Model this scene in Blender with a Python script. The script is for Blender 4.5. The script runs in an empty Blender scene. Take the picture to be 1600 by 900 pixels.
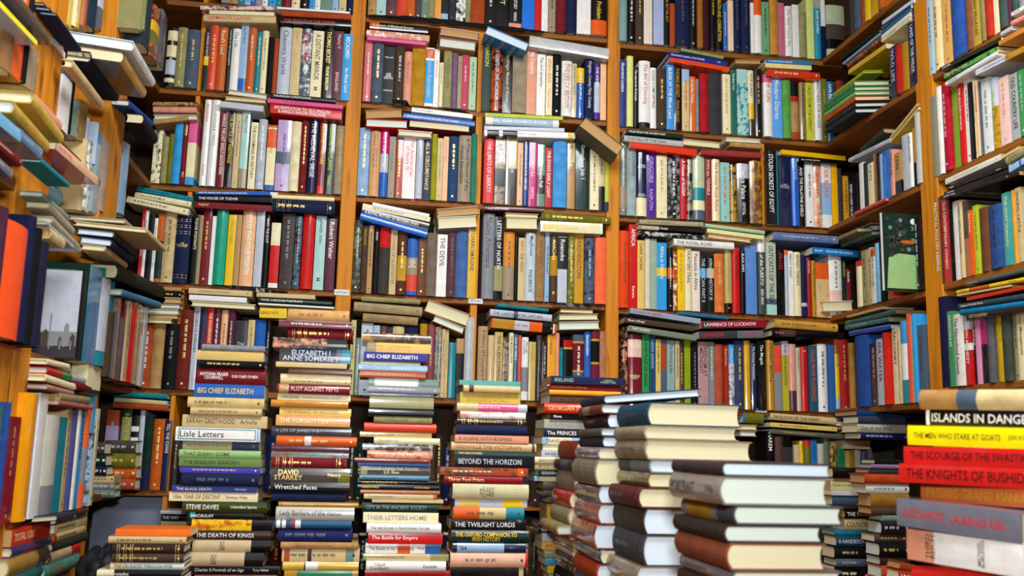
import bpy, math, random, re
from mathutils import Vector, Matrix
from mathutils.bvhtree import BVHTree

S = bpy.context.scene
COL = S.collection

# ------------------------------------------------------------------ camera
F_PX = 1500.0
CAM = Vector((0.0, -3.5, 1.3))
_vy = Vector((565 - 800, 695 - 450, F_PX)).normalized()
_vx = Vector((10200, 500, F_PX))
_vx = (_vx - _vx.dot(_vy) * _vy).normalized()
_vz = _vx.cross(_vy)
if _vz.y > 0: _vz = -_vz
AX = (_vx, _vy, _vz)                       # world axes in camera space (x right, y down, z forward)

def ray(px, py):
    v = Vector((px - 800, py - 450, F_PX))
    return Vector((AX[0].dot(v), AX[1].dot(v), AX[2].dot(v)))
def on_y(px, py, y):
    r = ray(px, py); return CAM + r * ((y - CAM.y) / r.y)
def on_x(px, py, x):
    r = ray(px, py); return CAM + r * ((x - CAM.x) / r.x)
def proj(p):
    d = Vector(p) - CAM
    c = AX[0] * d.x + AX[1] * d.y + AX[2] * d.z
    return 800 + F_PX * c.x / c.z, 450 + F_PX * c.y / c.z

cam = bpy.data.cameras.new('camera'); co = bpy.data.objects.new('camera', cam); COL.objects.link(co)
cam.sensor_width = 36.0; cam.lens = F_PX / 1600 * 36.0; cam.clip_start = 0.05
rx = Vector((AX[0].x, AX[1].x, AX[2].x)); dn = Vector((AX[0].y, AX[1].y, AX[2].y)); fw = Vector((AX[0].z, AX[1].z, AX[2].z))
m = Matrix.Identity(4)
for i in range(3):
    m[i][0] = rx[i]; m[i][1] = -dn[i]; m[i][2] = -fw[i]; m[i][3] = CAM[i]
co.matrix_world = m
S.camera = co
cam.dof.use_dof = True; cam.dof.focus_distance = 3.6; cam.dof.aperture_fstop = 5.0

# ------------------------------------------------------------------ light
S.view_settings.view_transform = 'Standard'; S.view_settings.look = 'None'
S.view_settings.gamma = 1.0; S.view_settings.use_curve_mapping = False
S.view_settings.exposure = 0.0
w = bpy.data.worlds.new('room_air'); S.world = w; w.use_nodes = True
w.node_tree.nodes['Background'].inputs[0].default_value = (1.0, 0.97, 0.93, 1)
w.node_tree.nodes['Background'].inputs[1].default_value = 0.25

def area(name, loc, target, size, size_y, power, col):
    l = bpy.data.lights.new(name, 'AREA'); l.shape = 'RECTANGLE'; l.size = size; l.size_y = size_y
    l.energy = power; l.color = col
    o = bpy.data.objects.new(name, l); COL.objects.link(o); o.location = loc
    o.rotation_euler = (Vector(target) - Vector(loc)).to_track_quat('-Z', 'Y').to_euler()
    return o
area('ceiling_light', (0.55, -2.2, 3.22), (0.5, -1.2, 0.6), 1.6, 0.5, 78, (0.93, 0.97, 1.0))
area('ceiling_light', (-0.1, -3.9, 3.2), (0.4, -0.3, 1.5), 1.2, 0.5, 16, (0.95, 0.97, 1.0))
area('camera_flash', (0.03, -3.52, 1.62), (0.45, 0, 1.75), 0.14, 0.09, 34, (0.96, 0.98, 1.0))

# ------------------------------------------------------------------ colours
PAL = dict(
 wh=('e9e7e0','white'), cr=('e8dcae','cream'), be=('cdb480','beige'), tn=('b48a52','tan'), br=('6b4024','brown'),
 db=('362418','dark brown'), bk=('0c0c0e','black'), ch=('35343a','charcoal'), gy=('85868a','grey'), lg=('b9bfca','pale grey'),
 rd=('c81c1a','red'), dr=('741820','dark red'), og=('e25a14','orange'), ye=('eac01a','yellow'), mu=('b58418','mustard'),
 ol=('6c6a14','olive'), lm=('b4c42c','lime green'), gn=('2f8f4a','green'), dg=('0e2c22','dark green'), te=('16808c','teal'),
 mi=('a6cfc6','mint'), lb=('94b6d6','light blue'), bl=('2560b4','blue'), sk=('2f9ad6','sky blue'), nv=('161f42','navy'),
 pu=('4c2288','purple'), la=('b7a0c8','lavender'), pk=('dc5a8c','pink'), mg=('c01a72','magenta'), sa=('dc9474','salmon'),
 pe=('ecb684','peach'), go=('c8982c','gold'), sl=('4e5c6e','slate blue'), cn=('d84a34','coral red'), kh=('96905e','khaki'),
 gg=('6c8678','grey-green'), rs=('a8451c','rust'), pl=('5a2638','plum'), in_=('2c2880','indigo'), lv=('92b674','light green'),
 te2=('127a8a','teal'), ob=('c05a18','burnt orange'), pp=('e8c0b4','pale pink'), sv=('b8b8b4','silvery'), cy=('18b4e0','cyan'),
 bb=('4a382a','brown-black'), vt=('4038a8','violet blue'), gl=('5aa048','grass green'), cc=('9a8a70','stone'), gt=('4a4034','dark stone'))
PAL['in'] = PAL['in_']

def hex2lin(h):
    r = []
    for i in (0, 2, 4):
        c = int(h[i:i+2], 16) / 255
        r.append(c / 12.92 if c <= 0.04045 else ((c + 0.055) / 1.055) ** 2.4)
    return r

MATS = {}
def new_mat(name):
    m = bpy.data.materials.new(name); m.use_nodes = True
    nt = m.node_tree; b = nt.nodes['Principled BSDF']
    return m, nt, b
def ncoord(nt, scale=(1, 1, 1), out='Object'):
    tc = nt.nodes.new('ShaderNodeTexCoord'); mp = nt.nodes.new('ShaderNodeMapping')
    mp.inputs['Scale'].default_value = scale
    nt.links.new(tc.outputs[out], mp.inputs[0]); return mp.outputs[0]
def ramp(nt, fac, stops):
    r = nt.nodes.new('ShaderNodeValToRGB'); e = r.color_ramp.elements
    while len(e) < len(stops): e.new(0.5)
    for k, (p, c) in enumerate(stops):
        e[k].position = p; e[k].color = (*c, 1)
    nt.links.new(fac, r.inputs[0]); return r.outputs[0]

def cover_mat(key):
    """key: colour code + finish letter (g glossy wrapper, c coated paper, m cloth), optional :second colour for a printed picture"""
    if key in MATS: return MATS[key]
    base, _, second = key.partition(':')
    code, fin = base[:-1], base[-1]
    m, nt, b = new_mat('book_' + PAL[code][1].replace(' ', '_').replace('-', '_') + {'g': '_glossy', 'c': '_jacket', 'm': '_cloth'}[fin])
    c = hex2lin(PAL[code][0]); v = ncoord(nt)
    n = nt.nodes.new('ShaderNodeTexNoise'); n.inputs['Scale'].default_value = 45; n.inputs['Detail'].default_value = 5
    nt.links.new(v, n.inputs['Vector'])
    if second:
        d = hex2lin(PAL[second][0]); n.inputs['Scale'].default_value = 38
        mid = [(x + y) / 2 for x, y in zip(c, d)]
        out = ramp(nt, n.outputs['Fac'], [(0.36, c), (0.46, mid), (0.5, d), (0.58, d), (0.64, c)])
    else:
        k = 0.72 if fin == 'm' else 0.88
        out = ramp(nt, n.outputs['Fac'], [(0.3, [x * k for x in c]), (0.62, c), (0.8, [min(1, x * 1.08 + 0.012) for x in c])])
    nt.links.new(out, b.inputs['Base Color'])
    b.inputs['Roughness'].default_value = {'g': 0.24, 'c': 0.45, 'm': 0.7}[fin]
    b.inputs['Specular IOR Level'].default_value = {'g': 0.3, 'c': 0.25, 'm': 0.15}[fin]
    if fin == 'g':
        b.inputs['Coat Weight'].default_value = 0.4; b.inputs['Coat Roughness'].default_value = 0.06
        n2 = nt.nodes.new('ShaderNodeTexNoise'); n2.inputs['Scale'].default_value = 22; n2.inputs['Detail'].default_value = 1
        nt.links.new(ncoord(nt, (1, 1, 0.35)), n2.inputs['Vector'])
        bp = nt.nodes.new('ShaderNodeBump'); bp.inputs['Strength'].default_value = 0.35; bp.inputs['Distance'].default_value = 0.004
        nt.links.new(n2.outputs['Fac'], bp.inputs['Height']); nt.links.new(bp.outputs[0], b.inputs['Normal']); nt.links.new(bp.outputs[0], b.inputs['Coat Normal'])
    if fin == 'm':
        n2 = nt.nodes.new('ShaderNodeTexNoise'); n2.inputs['Scale'].default_value = 900
        nt.links.new(v, n2.inputs['Vector'])
        bp = nt.nodes.new('ShaderNodeBump'); bp.inputs['Strength'].default_value = 0.25; bp.inputs['Distance'].default_value = 0.0006
        nt.links.new(n2.outputs['Fac'], bp.inputs['Height']); nt.links.new(bp.outputs[0], b.inputs['Normal'])
    MATS[key] = m; return m

def page_mat(kind):
    k = 'page_' + kind
    if k in MATS: return MATS[k]
    m, nt, b = new_mat('paper_' + kind)
    c = hex2lin({'white': 'd0d8ca', 'cream': 'dad0a8', 'tan': 'b8905a', 'bright': 'cfdbe4'}[kind])
    n = nt.nodes.new('ShaderNodeTexNoise'); n.inputs['Scale'].default_value = 6; n.inputs['Detail'].default_value = 8; n.inputs['Roughness'].default_value = 0.75
    nt.links.new(ncoord(nt, (220, 1.2, 1.2)), n.inputs['Vector'])
    out = ramp(nt, n.outputs['Fac'], [(0.3, [x * 0.80 for x in c]), (0.5, c), (0.75, [x * 0.93 for x in c])])
    nt.links.new(out, b.inputs['Base Color']); b.inputs['Roughness'].default_value = 0.85
    bp = nt.nodes.new('ShaderNodeBump'); bp.inputs['Strength'].default_value = 0.2; bp.inputs['Distance'].default_value = 0.0008
    nt.links.new(n.outputs['Fac'], bp.inputs['Height']); nt.links.new(bp.outputs[0], b.inputs['Normal'])
    MATS[k] = m; return m

def ink_mat(code):
    k = 'ink_' + code
    if k in MATS: return MATS[k]
    m, nt, b = new_mat('ink_' + PAL[code][1].replace(' ', '_').replace('-', '_'))
    c = hex2lin(PAL[code][0])
    b.inputs['Base Color'].default_value = (*c, 1); b.inputs['Roughness'].default_value = 0.35
    if code == 'go': b.inputs['Metallic'].default_value = 0.35; b.inputs['Base Color'].default_value = (0.85, 0.62, 0.2, 1)
    MATS[k] = m; return m

def wood_mat(name, light, dark, axis=2, rough=0.42):
    if name in MATS: return MATS[name]
    m, nt, b = new_mat(name)
    sc = [14.0, 14.0, 14.0]; sc[axis] = 0.9
    n = nt.nodes.new('ShaderNodeTexNoise'); n.inputs['Scale'].default_value = 3.0; n.inputs['Detail'].default_value = 6; n.inputs['Distortion'].default_value = 0.8
    nt.links.new(ncoord(nt, sc), n.inputs['Vector'])
    g = ramp(nt, n.outputs['Fac'], [(0.32, hex2lin(dark)), (0.5, hex2lin(light)), (0.7, [x * 1.08 for x in hex2lin(light)])])
    sc2 = [9.0, 9.0, 9.0]; sc2[axis] = 2.6
    vo = nt.nodes.new('ShaderNodeTexVoronoi'); vo.inputs['Scale'].default_value = 1.0
    nt.links.new(ncoord(nt, sc2), vo.inputs['Vector'])
    kn = ramp(nt, vo.outputs['Distance'], [(0.05, (0.16, 0.055, 0.015)), (0.16, (1, 1, 1))])
    mx = nt.nodes.new('ShaderNodeMix'); mx.data_type = 'RGBA'; mx.blend_type = 'MULTIPLY'; mx.inputs[0].default_value = 0.75
    nt.links.new(g, mx.inputs[6]); nt.links.new(kn, mx.inputs[7]); nt.links.new(mx.outputs[2], b.inputs['Base Color'])
    b.inputs['Roughness'].default_value = rough; b.inputs['Specular IOR Level'].default_value = 0.3
    bp = nt.nodes.new('ShaderNodeBump'); bp.inputs['Strength'].default_value = 0.15; bp.inputs['Distance'].default_value = 0.002
    nt.links.new(n.outputs['Fac'], bp.inputs['Height']); nt.links.new(bp.outputs[0], b.inputs['Normal'])
    MATS[name] = m; return m
def flat_mat(name, h, rough=0.7, noise=0.85, scale=3.0):
    if name in MATS: return MATS[name]
    m, nt, b = new_mat(name); c = hex2lin(h)
    n = nt.nodes.new('ShaderNodeTexNoise'); n.inputs['Scale'].default_value = scale; n.inputs['Detail'].default_value = 6
    nt.links.new(ncoord(nt), n.inputs['Vector'])
    nt.links.new(ramp(nt, n.outputs['Fac'], [(0.3, [x * noise for x in c]), (0.7, c)]), b.inputs['Base Color'])
    b.inputs['Roughness'].default_value = rough; MATS[name] = m; return m

WOOD_V = wood_mat('pine_upright', 'c87c0c', 'a8640a', 2, 0.6)
WOOD_X = wood_mat('pine_shelf', '8a5012', '62380c', 0, 0.6)
WOOD_Y = wood_mat('pine_side_shelf', '8a5012', '62380c', 1, 0.6)
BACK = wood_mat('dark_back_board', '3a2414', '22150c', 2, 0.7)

# ------------------------------------------------------------------ basic mesh builders
def link_mesh(name, verts, faces, mats, midx=None, parent=None, mw=None, smooth=False):
    me = bpy.data.meshes.new(name); me.from_pydata([tuple(v) for v in verts], [], faces)
    for mm in mats: me.materials.append(mm)
    if midx is not None: me.polygons.foreach_set('material_index', midx)
    if smooth: me.polygons.foreach_set('use_smooth', [True] * len(me.polygons))
    me.update()
    o = bpy.data.objects.new(name, me); COL.objects.link(o)
    if parent is not None: o.parent = parent
    if mw is not None: o.matrix_world = mw
    return o

def box_geo(lo, hi, bev=0.0):
    """a box with its twelve edges bevelled"""
    x0, y0, z0 = lo; x1, y1, z1 = hi
    b = min(bev, (x1-x0)/3, (y1-y0)/3, (z1-z0)/3)
    if b <= 0:
        v = [(x, y, z) for x in (x0, x1) for y in (y0, y1) for z in (z0, z1)]
        f = [(0,1,3,2),(4,6,7,5),(0,4,5,1),(2,3,7,6),(0,2,6,4),(1,5,7,3)]
        return v, f
    import bmesh
    bm = bmesh.new(); bmesh.ops.create_cube(bm, size=1)
    for q in bm.verts:
        q.co = Vector(((x0+x1)/2 + q.co.x*(x1-x0), (y0+y1)/2 + q.co.y*(y1-y0), (z0+z1)/2 + q.co.z*(z1-z0)))
    bmesh.ops.bevel(bm, geom=bm.edges[:], offset=b, segments=2, profile=0.5, affect='EDGES')
    v = [tuple(q.co) for q in bm.verts]; bm.verts.index_update()
    f = [tuple(q.index for q in p.verts) for p in bm.faces]
    bm.free(); return v, f
def box(name, lo, hi, mat, parent=None, bev=0.003, origin=None):
    c = Vector(origin) if origin else Vector(((lo[0]+hi[0])/2, (lo[1]+hi[1])/2, lo[2]))
    v, f = box_geo([lo[i]-c[i] for i in range(3)], [hi[i]-c[i] for i in range(3)], bev)
    o = link_mesh(name, v, f, [mat])
    if parent is not None:
        o.parent = parent; o.location = c - parent.location
    else: o.location = c
    return o
def empty(name, loc, label, cat, group=None):
    o = bpy.data.objects.new(name, None); COL.objects.link(o); o.location = loc
    o.empty_display_size = 0.05; o['label'] = label; o['category'] = cat
    if group: o['group'] = group
    return o

# ------------------------------------------------------------------ the room
def struct(name, lo, hi, mat):
    o = box(name, lo, hi, mat, bev=0); o['kind'] = 'structure'; return o
XL, XR, ZT = -0.79, 1.79, 3.34
plaster = flat_mat('old_plaster', '5a5448', 0.85)
struct('floor', (-1.3, -5.0, -0.05), (2.4, 0.4, 0.0), wood_mat('floor_boards', '6a4a2c', '46301c', 1, 0.55))
struct('ceiling', (-1.3, -5.0, ZT), (2.4, 0.4, ZT+0.05), flat_mat('ceiling_paint', 'a8a090', 0.9))
struct('wall_back', (-1.3, 0.26, 0), (2.4, 0.31, ZT), plaster)
struct('wall_left', (-1.16, -5.0, 0), (-1.10, 0.26, ZT), plaster)
struct('wall_right', (2.10, -5.0, 0), (2.16, 0.26, ZT), plaster)
struct('wall_front', (-1.3, -5.05, 0), (2.4, -5.0, ZT), plaster)

# ------------------------------------------------------------------ the three bookcases
ZL = [2.915, 2.570, 2.207, 1.848, 1.475, 1.131, 0.70, 0.30, 0.06]
ZM = [2.915, 2.571, 2.2075, 1.844, 1.475, 1.10, 0.70, 0.30, 0.06]
ZR = [2.900, 2.551, 2.193, 1.834, 1.467, 1.250, 0.80, 0.40, 0.06]
DEP = 0.235
bc = empty('bookcase', (0.5, 0.1, 0), 'long pine bookcase across the back of the shop, ending in a corner at each side', 'bookcase')
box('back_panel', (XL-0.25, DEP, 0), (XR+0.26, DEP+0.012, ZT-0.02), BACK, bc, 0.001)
for a, b in ((-0.120, -0.064), (0.886, 0.938)):
    box('upright', (a, -0.004, 0), (b, DEP-0.001, ZT-0.02), WOOD_V, bc, 0.004)
P_L = on_y(313, 143, 0).x
box('divider', (P_L-0.016, 0.004, 1.02), (P_L, DEP-0.001, ZT-0.02), WOOD_V, bc, 0.002)
P_M = on_y(751, 130, 0).x
box('divider', (P_M-0.013, 0.002, 0), (P_M+0.013, DEP-0.001, 2.895), WOOD_V, bc, 0.002)
P_R = on_y(1193, 290, 0).x
box('divider', (P_R-0.009, 0.004, 2.195), (P_R+0.009, DEP-0.001, 2.528), WOOD_V, bc, 0.002)
for z in ZL: box('shelf', (XL-0.24, 0.0, z-0.021), (-0.1205, DEP-0.001, z), WOOD_X, bc, 0.003)
for z in ZM: box('shelf', (-0.0635, 0.0, z-0.021), (0.8855, DEP-0.001, z), WOOD_X, bc, 0.003)
for z in ZR: box('shelf', (0.9385, 0.0, z-0.021), (XR+0.25, DEP-0.001, z), WOOD_X, bc, 0.003)

rc = empty('bookcase', (XR+0.12, -1.3, 0), 'pine bookcase along the right side wall, at right angles to the long one', 'bookcase')
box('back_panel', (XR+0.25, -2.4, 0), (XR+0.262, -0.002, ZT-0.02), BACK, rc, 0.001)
for a, b in ((-0.752, -0.655), (-1.86, -1.80), (-2.42, -2.36)):
    box('upright', (XR-0.002, a, 0), (XR+0.249, b, ZT-0.02), WOOD_V, rc, 0.004)
for z in (2.905, 2.545, 2.198, 1.842, 1.480, 1.16, 0.78, 0.40, 0.06):
    box('shelf', (XR, -0.6545, z-0.022), (XR+0.249, -0.001, z), WOOD_Y, rc, 0.003)
for z in (2.905, 2.541, 2.197, 1.846, 1.52, 1.16, 0.78, 0.40, 0.06):
    box('shelf', (XR, -1.7995, z-0.022), (XR+0.249, -0.7525, z), WOOD_Y, rc, 0.003)
lc = empty('bookcase', (XL-0.12, -1.3, 0), 'pine bookcase along the left side wall, crammed with jutting books', 'bookcase')
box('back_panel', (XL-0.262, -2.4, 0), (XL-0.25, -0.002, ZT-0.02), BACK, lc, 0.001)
for a, b in ((-0.63, -0.435), (-1.28, -1.18), (-1.179, -1.068), (-2.42, -2.36)):
    box('upright', (XL-0.249, a, 0), (XL+0.002, b, ZT-0.02), WOOD_V, lc, 0.004)
for z in (2.915, 2.566, 2.207, 1.848, 1.475, 1.131, 0.70, 0.30, 0.06):
    box('shelf', (XL-0.249, -0.4345, z-0.022), (XL, -0.001, z), WOOD_Y, lc, 0.003)
for z in (2.40, 2.045, 1.50, 1.108, 0.72, 0.30, 0.06):
    box('shelf', (XL-0.249, -1.0675, z-0.022), (XL - (0.08 if z == 2.40 else 0), -0.6305, z), WOOD_Y, lc, 0.003)
for z in (2.18, 1.86, 1.50, 1.108, 0.72, 0.30, 0.06):
    box('shelf', (XL-0.249, -2.3595, z-0.022), (XL, -1.2805, z), WOOD_Y, lc, 0.003)
# ------------------------------------------------------------------ every book, as read off the place
rnd = random.Random(11)
BOOKS = []
Z3 = Vector((0, 0, 1))
INK_DARK = ['cr', 'wh', 'go', 'lg', 'go']; INK_LIGHT = ['bb', 'bk', 'dr', 'nv']

def lum(h):
    r = hex2lin(h); return 0.3*r[0] + 0.6*r[1] + 0.1*r[2]

def parse_opts(s):
    o = {'bands': []}
    for t in s.split():
        if t[0] == 'b' and '=' in t and t[1] in '.01':
            rg, c = t[1:].split('='); a, b = rg.split('-'); o['bands'].append((float(a), float(b), c))
        elif '=' in t: k, v = t.split('='); o[k] = float(v) if k == 's' else v
        elif t[0] in 'LD' and len(t) > 1 and t[1] == '.': o[t[0]] = float(t[1:])
        else: o[t] = True
    return o

def new_book(cmd, col, fin, text, ink, opts, place):
    hexa = opts.get('c', PAL[col][0])
    b = dict(cmd=cmd, col=col, hex=hexa, fin=fin or rnd.choice('gcc'), text=text, ink=ink, o=opts, place=place,
             word=PAL[col][1], pages=opts.get('pg', rnd.choice(['cream', 'cream', 'white', 'tan'])))
    if not ink: b['ink'] = rnd.choice(INK_DARK if lum(hexa) < 0.25 else INK_LIGHT)
    b['hard'] = not opts.get('p') and (b['fin'] == 'm' or rnd.random() < 0.42)
    if cmd in 'FEG': b['hard'] = True
    return b

def frame_M(org, x, y, z):
    M = Matrix.Identity(4)
    for i in range(3): M[i][0] = x[i]; M[i][1] = y[i]; M[i][2] = z[i]; M[i][3] = org[i]
    return M

def stand(b, pL, pR, h, inward, zb):
    y = inward; z = Z3; x = y.cross(z)
    w = (pR - pL).dot(x)
    b['T'] = max(0.004, w - 0.0006); b['L'] = h; b['org'] = pL.copy(); b['org'].z = zb
    jit = rnd.uniform(-0.004, 0.005)
    b['org'] += y * jit + x * 0.0003
    b['D'] = b['o'].get('D', min(0.185, max(0.10, h * rnd.uniform(0.62, 0.74))))
    b['ax'] = (x, y, z); b['form'] = 'standing'; b['key'] = pL.dot(x)

def lay(b, PL, PR, T, inward):
    """PL, PR: the left and right ends of the front face's top edge"""
    u = (PR - PL); ln = u.length; u.normalize()
    cmd = b['cmd']
    if cmd == 'F':
        y = -inward; z = u; x = y.cross(z)
        D = b['o'].get('D', 0.155); b['L'] = ln; b['D'] = D; org = PL - x * T + inward * D
    elif cmd == 'E':
        y = u; x = (Z3 - u * u.z).normalized(); z = x.cross(y); b['L'] = b['o'].get('L', 0.235); b['D'] = ln; org = PL - x * T
    elif cmd == 'G':
        y = -u; x = (Z3 - u * u.z).normalized(); z = x.cross(y); b['L'] = b['o'].get('L', 0.22); b['D'] = ln
        org = PR - x * T - z * b['L']
    else:
        z = -u; y = (inward - u * inward.dot(u)).normalized(); x = y.cross(z)
        b['L'] = ln; b['D'] = b['o'].get('D', min(0.17, max(0.09, ln * 0.66))); org = PR - x * T
    b['T'] = max(0.004, T - 0.0007); b['org'] = org; b['ax'] = (x, y, z); b['form'] = 'lying'
    b['key'] = -(PL.z + PR.z) / 2

def settle(lst, floor_z):
    """a pile: every book rests on the next one down, the lowest on what carries it"""
    lst.sort(key=lambda q: -q['ztop'])
    for i, q in enumerate(lst):
        nxt = lst[i+1]['ztop'] if i + 1 < len(lst) else q['ztop'] - q['T0']
        T = max(0.007, q['ztop'] - nxt)
        PL, PR = q['P']; PL = PL.copy(); PR = PR.copy()
        if not q['o'].get('tilt'): PL.z = PR.z = q['ztop']
        if q['inward'].y > .5 and q['cmd'] in 'L' and not q.get('yaw'): PR.y = PL.y = PL.y + rnd.uniform(-0.010, 0.012)
        if q['cmd'] in 'EG': T = min(T, q['T0'] * 1.3) if q['o'].get('tilt') else T
        lay(q, PL, PR, T, q['inward'])
    if floor_z is None: return
    q = lst[-1]; z = q['ztop'] - max(0.007, q['T0'])
    k = 0
    while z - floor_z > 0.012:
        T = rnd.uniform(0.024, 0.048)
        if z - T - floor_z < 0.02: T = z - floor_z
        n = new_book(q['cmd'], rnd.choice(['be', 'nv', 'dr', 'gg', 'tn', 'bk', 'cr', 'sl', 'ob', 'dg']), rnd.choice('gcm'), '', '', {'bands': [], 'pg': 'cream'}, q['place'])
        PL, PR = q['P']; PL = PL.copy(); PR = PR.copy(); PL.z = PR.z = z
        if q['inward'].y > .5 and q['cmd'] == 'L' and not q.get('yaw'): PR.y = PL.y
        j = rnd.uniform(-0.006, 0.006); d = (PR - PL).normalized()
        lay(n, PL + d * j, PR + d * j, T, q['inward']); n['filler'] = True; BOOKS.append(n)
        z -= T; k += 1

FLOORS = {}
def read(data):
    ox = oy = 0; s = 1; mode = None; stack = None; row = []; val = {}
    def flush():
        row.sort(key=lambda r: r[1])
        for i in range(len(row) - 1):
            if row[i][2] > row[i+1][1]:
                mid = (row[i][2] + row[i+1][1]) / 2
                if row[i+1][2] - mid > 0.004 and mid - row[i][1] > 0.004: row[i][2] = mid; row[i+1][1] = mid
        for b, a0, a1, h, base, inward, zb in row:
            x = inward.cross(Z3)
            pL = base - x * base.dot(x) + x * a0; pR = base - x * base.dot(x) + x * a1
            stand(b, pL, pR, h, inward, zb); BOOKS.append(b)
        row.clear()
    for ln in data.strip().split('\n'):
        if ln[0] == '@':
            p = ln.split()
            if p[0] == '@f': ox, oy, s = float(p[1]), float(p[2]), float(p[3]); continue
            if p[0] == '@photo': continue
            if stack is not None and p[0] == '@end': settle(stack, val.get('floor')); stack = None; continue
            flush()
            if p[0] == '@row': mode = 'row'; val = dict(z=float(p[1]), y=float(p[2]), place=' '.join(p[3:]))
            elif p[0] == '@lie': mode = 'lie'; val = dict(y=float(p[1]), place=' '.join(p[2:]))
            elif p[0] == '@x': mode = 'x'; val = dict(x=float(p[1]), z=None if p[2] == '-' else float(p[2]), place=' '.join(p[3:]))
            elif p[0] == '@xl': mode = 'xl'; val = dict(x=float(p[1]), place=' '.join(p[2:]))
            elif p[0] == '@stack': mode = 'lie'; stack = []; val = dict(y=float(p[1]), place=' '.join(p[2:]), floor=0.80 if float(p[1]) < -.35 else None)
            elif p[0] == '@estk': mode = 'lie'; stack = []; val = dict(y=float(p[1]), place=' '.join(p[2:]), floor=0.85)
            elif p[0] == '@yawstack': mode = 'yaw'; stack = []; val = dict(y=float(p[1]), y2=float(p[2]), place=' '.join(p[3:]), floor=0.85)
            elif p[0] == '@stackx': mode = 'xl'; stack = []; val = dict(x=float(p[1]), place=' '.join(p[2:]), floor=None)
            continue
        f = ln.split('|'); f += [''] * (4 - len(f))
        t = f[0].split(); cmd = t[0]
        nums = []; i = 1
        while i < len(t) and (t[i] == '-' or re.match(r'^-?[\d.]+$', t[i])): nums.append(None if t[i] == '-' else float(t[i])); i += 1
        col = t[i]; fin = t[i+1] if i + 1 < len(t) and len(t[i+1]) == 1 else ''
        if i + 1 < len(t) and not fin: f[2] = f[2] or t[i+1]
        b = new_book(cmd, col, fin, f[1].strip() or ('' if f[1] == '' else ''), f[2].strip(), parse_opts(f[3]), val['place'])
        if f[1] == '-': b['text'] = '-'
        X = lambda v: ox + v / s
        Y = lambda v: oy + v / s
        if cmd == 'T':
            y = val['y']; zs = val['z']; xm = X((nums[0] + nums[1]) / 2); yt = Y(nums[2])
            p = on_y(xm, max(yt, -60), y); h = on_y(xm, yt, y).z - zs
            yb = proj((p.x, y, zs))[1]; ym = (max(yt, 0) + yb) / 2
            if yt < -60: h = 0.215 + rnd.random() * 0.045; ym = yb / 2 + 0
            if h > 0.325: h = 0.325
            a0 = on_y(X(nums[0]), ym, y).x; a1 = on_y(X(nums[1]), ym, y).x
            row.append([b, a0, a1, h, Vector((0, y, 0)), Vector((0, 1, 0)), zs])
        elif cmd == 'X':
            xp = val['x']; inw = Vector((1 if xp > 0 else -1, 0, 0)); xm = X((nums[0] + nums[1]) / 2); yt = Y(nums[2])
            if nums[3] is None:
                zs = val['z'] if val['z'] is not None else 2.9
                p = on_x(xm, max(yt, -60), xp); yb = proj((xp, p.y, zs))[1]
            else:
                yb = Y(nums[3]); zs = on_x(xm, yb, xp).z
            h = on_x(xm, yt, xp).z - zs
            if h > 0.30: h = 0.235 + rnd.random() * 0.05
            if h < 0.08: h = 0.2
            ym = (max(yt, 0) + yb) / 2
            q0 = on_x(X(nums[0]), ym, xp); q1 = on_x(X(nums[1]), ym, xp); ax = inw.cross(Z3)
            row.append([b, q0.dot(ax), q1.dot(ax), h, Vector((xp, 0, 0)), inw, zs])
        else:
            xL, xR, yL, yR, th = nums[:5]
            if mode == 'xl':
                xp = val['x']; inw = Vector((1 if xp > 0 else -1, 0, 0))
                PL = on_x(X(xL), Y(yL), xp); PR = on_x(X(xR), Y(yR), xp)
                xm, ym = X((xL + xR) / 2), Y((yL + yR) / 2)
                a = on_x(xm, ym, xp); c = on_x(xm, ym + th / s, xp)
                d = (a - CAM).length; T = th / s * abs((a - CAM).y) / F_PX
            else:
                inw = Vector((0, 1, 0)); y = val['y']; yr = val.get('y2', y)
                PL = on_y(X(xL), Y(yL), y)
                if mode == 'yaw':
                    PR = on_y(X(xR), Y(yR), yr)
                    inw = Z3.cross(PR - PL).normalized()
                    if inw.y < 0: inw = -inw
                    b['yaw'] = True
                else: PR = on_y(X(xR), Y(yR), y)
                T = th / s * abs(y - CAM.y) / F_PX * 0.985
            if mode == 'yaw': b['o']['tilt'] = True
            if stack is not None:
                b['P'] = (PL, PR); b['ztop'] = (PL.z + PR.z) / 2 if cmd != 'E' or not b['o'].get('tilt') else PL.z; b['T0'] = T; b['inward'] = inw
                if stack and b['ztop'] > stack[-1]['ztop'] - 0.006: b['ztop'] = stack[-1]['ztop'] - max(0.006, stack[-1]['T0'])
                stack.append(b); BOOKS.append(b)
            else:
                lay(b, PL, PR, T, inw); BOOKS.append(b)
                if mode == 'xl' and False: pass
    flush()

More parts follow.
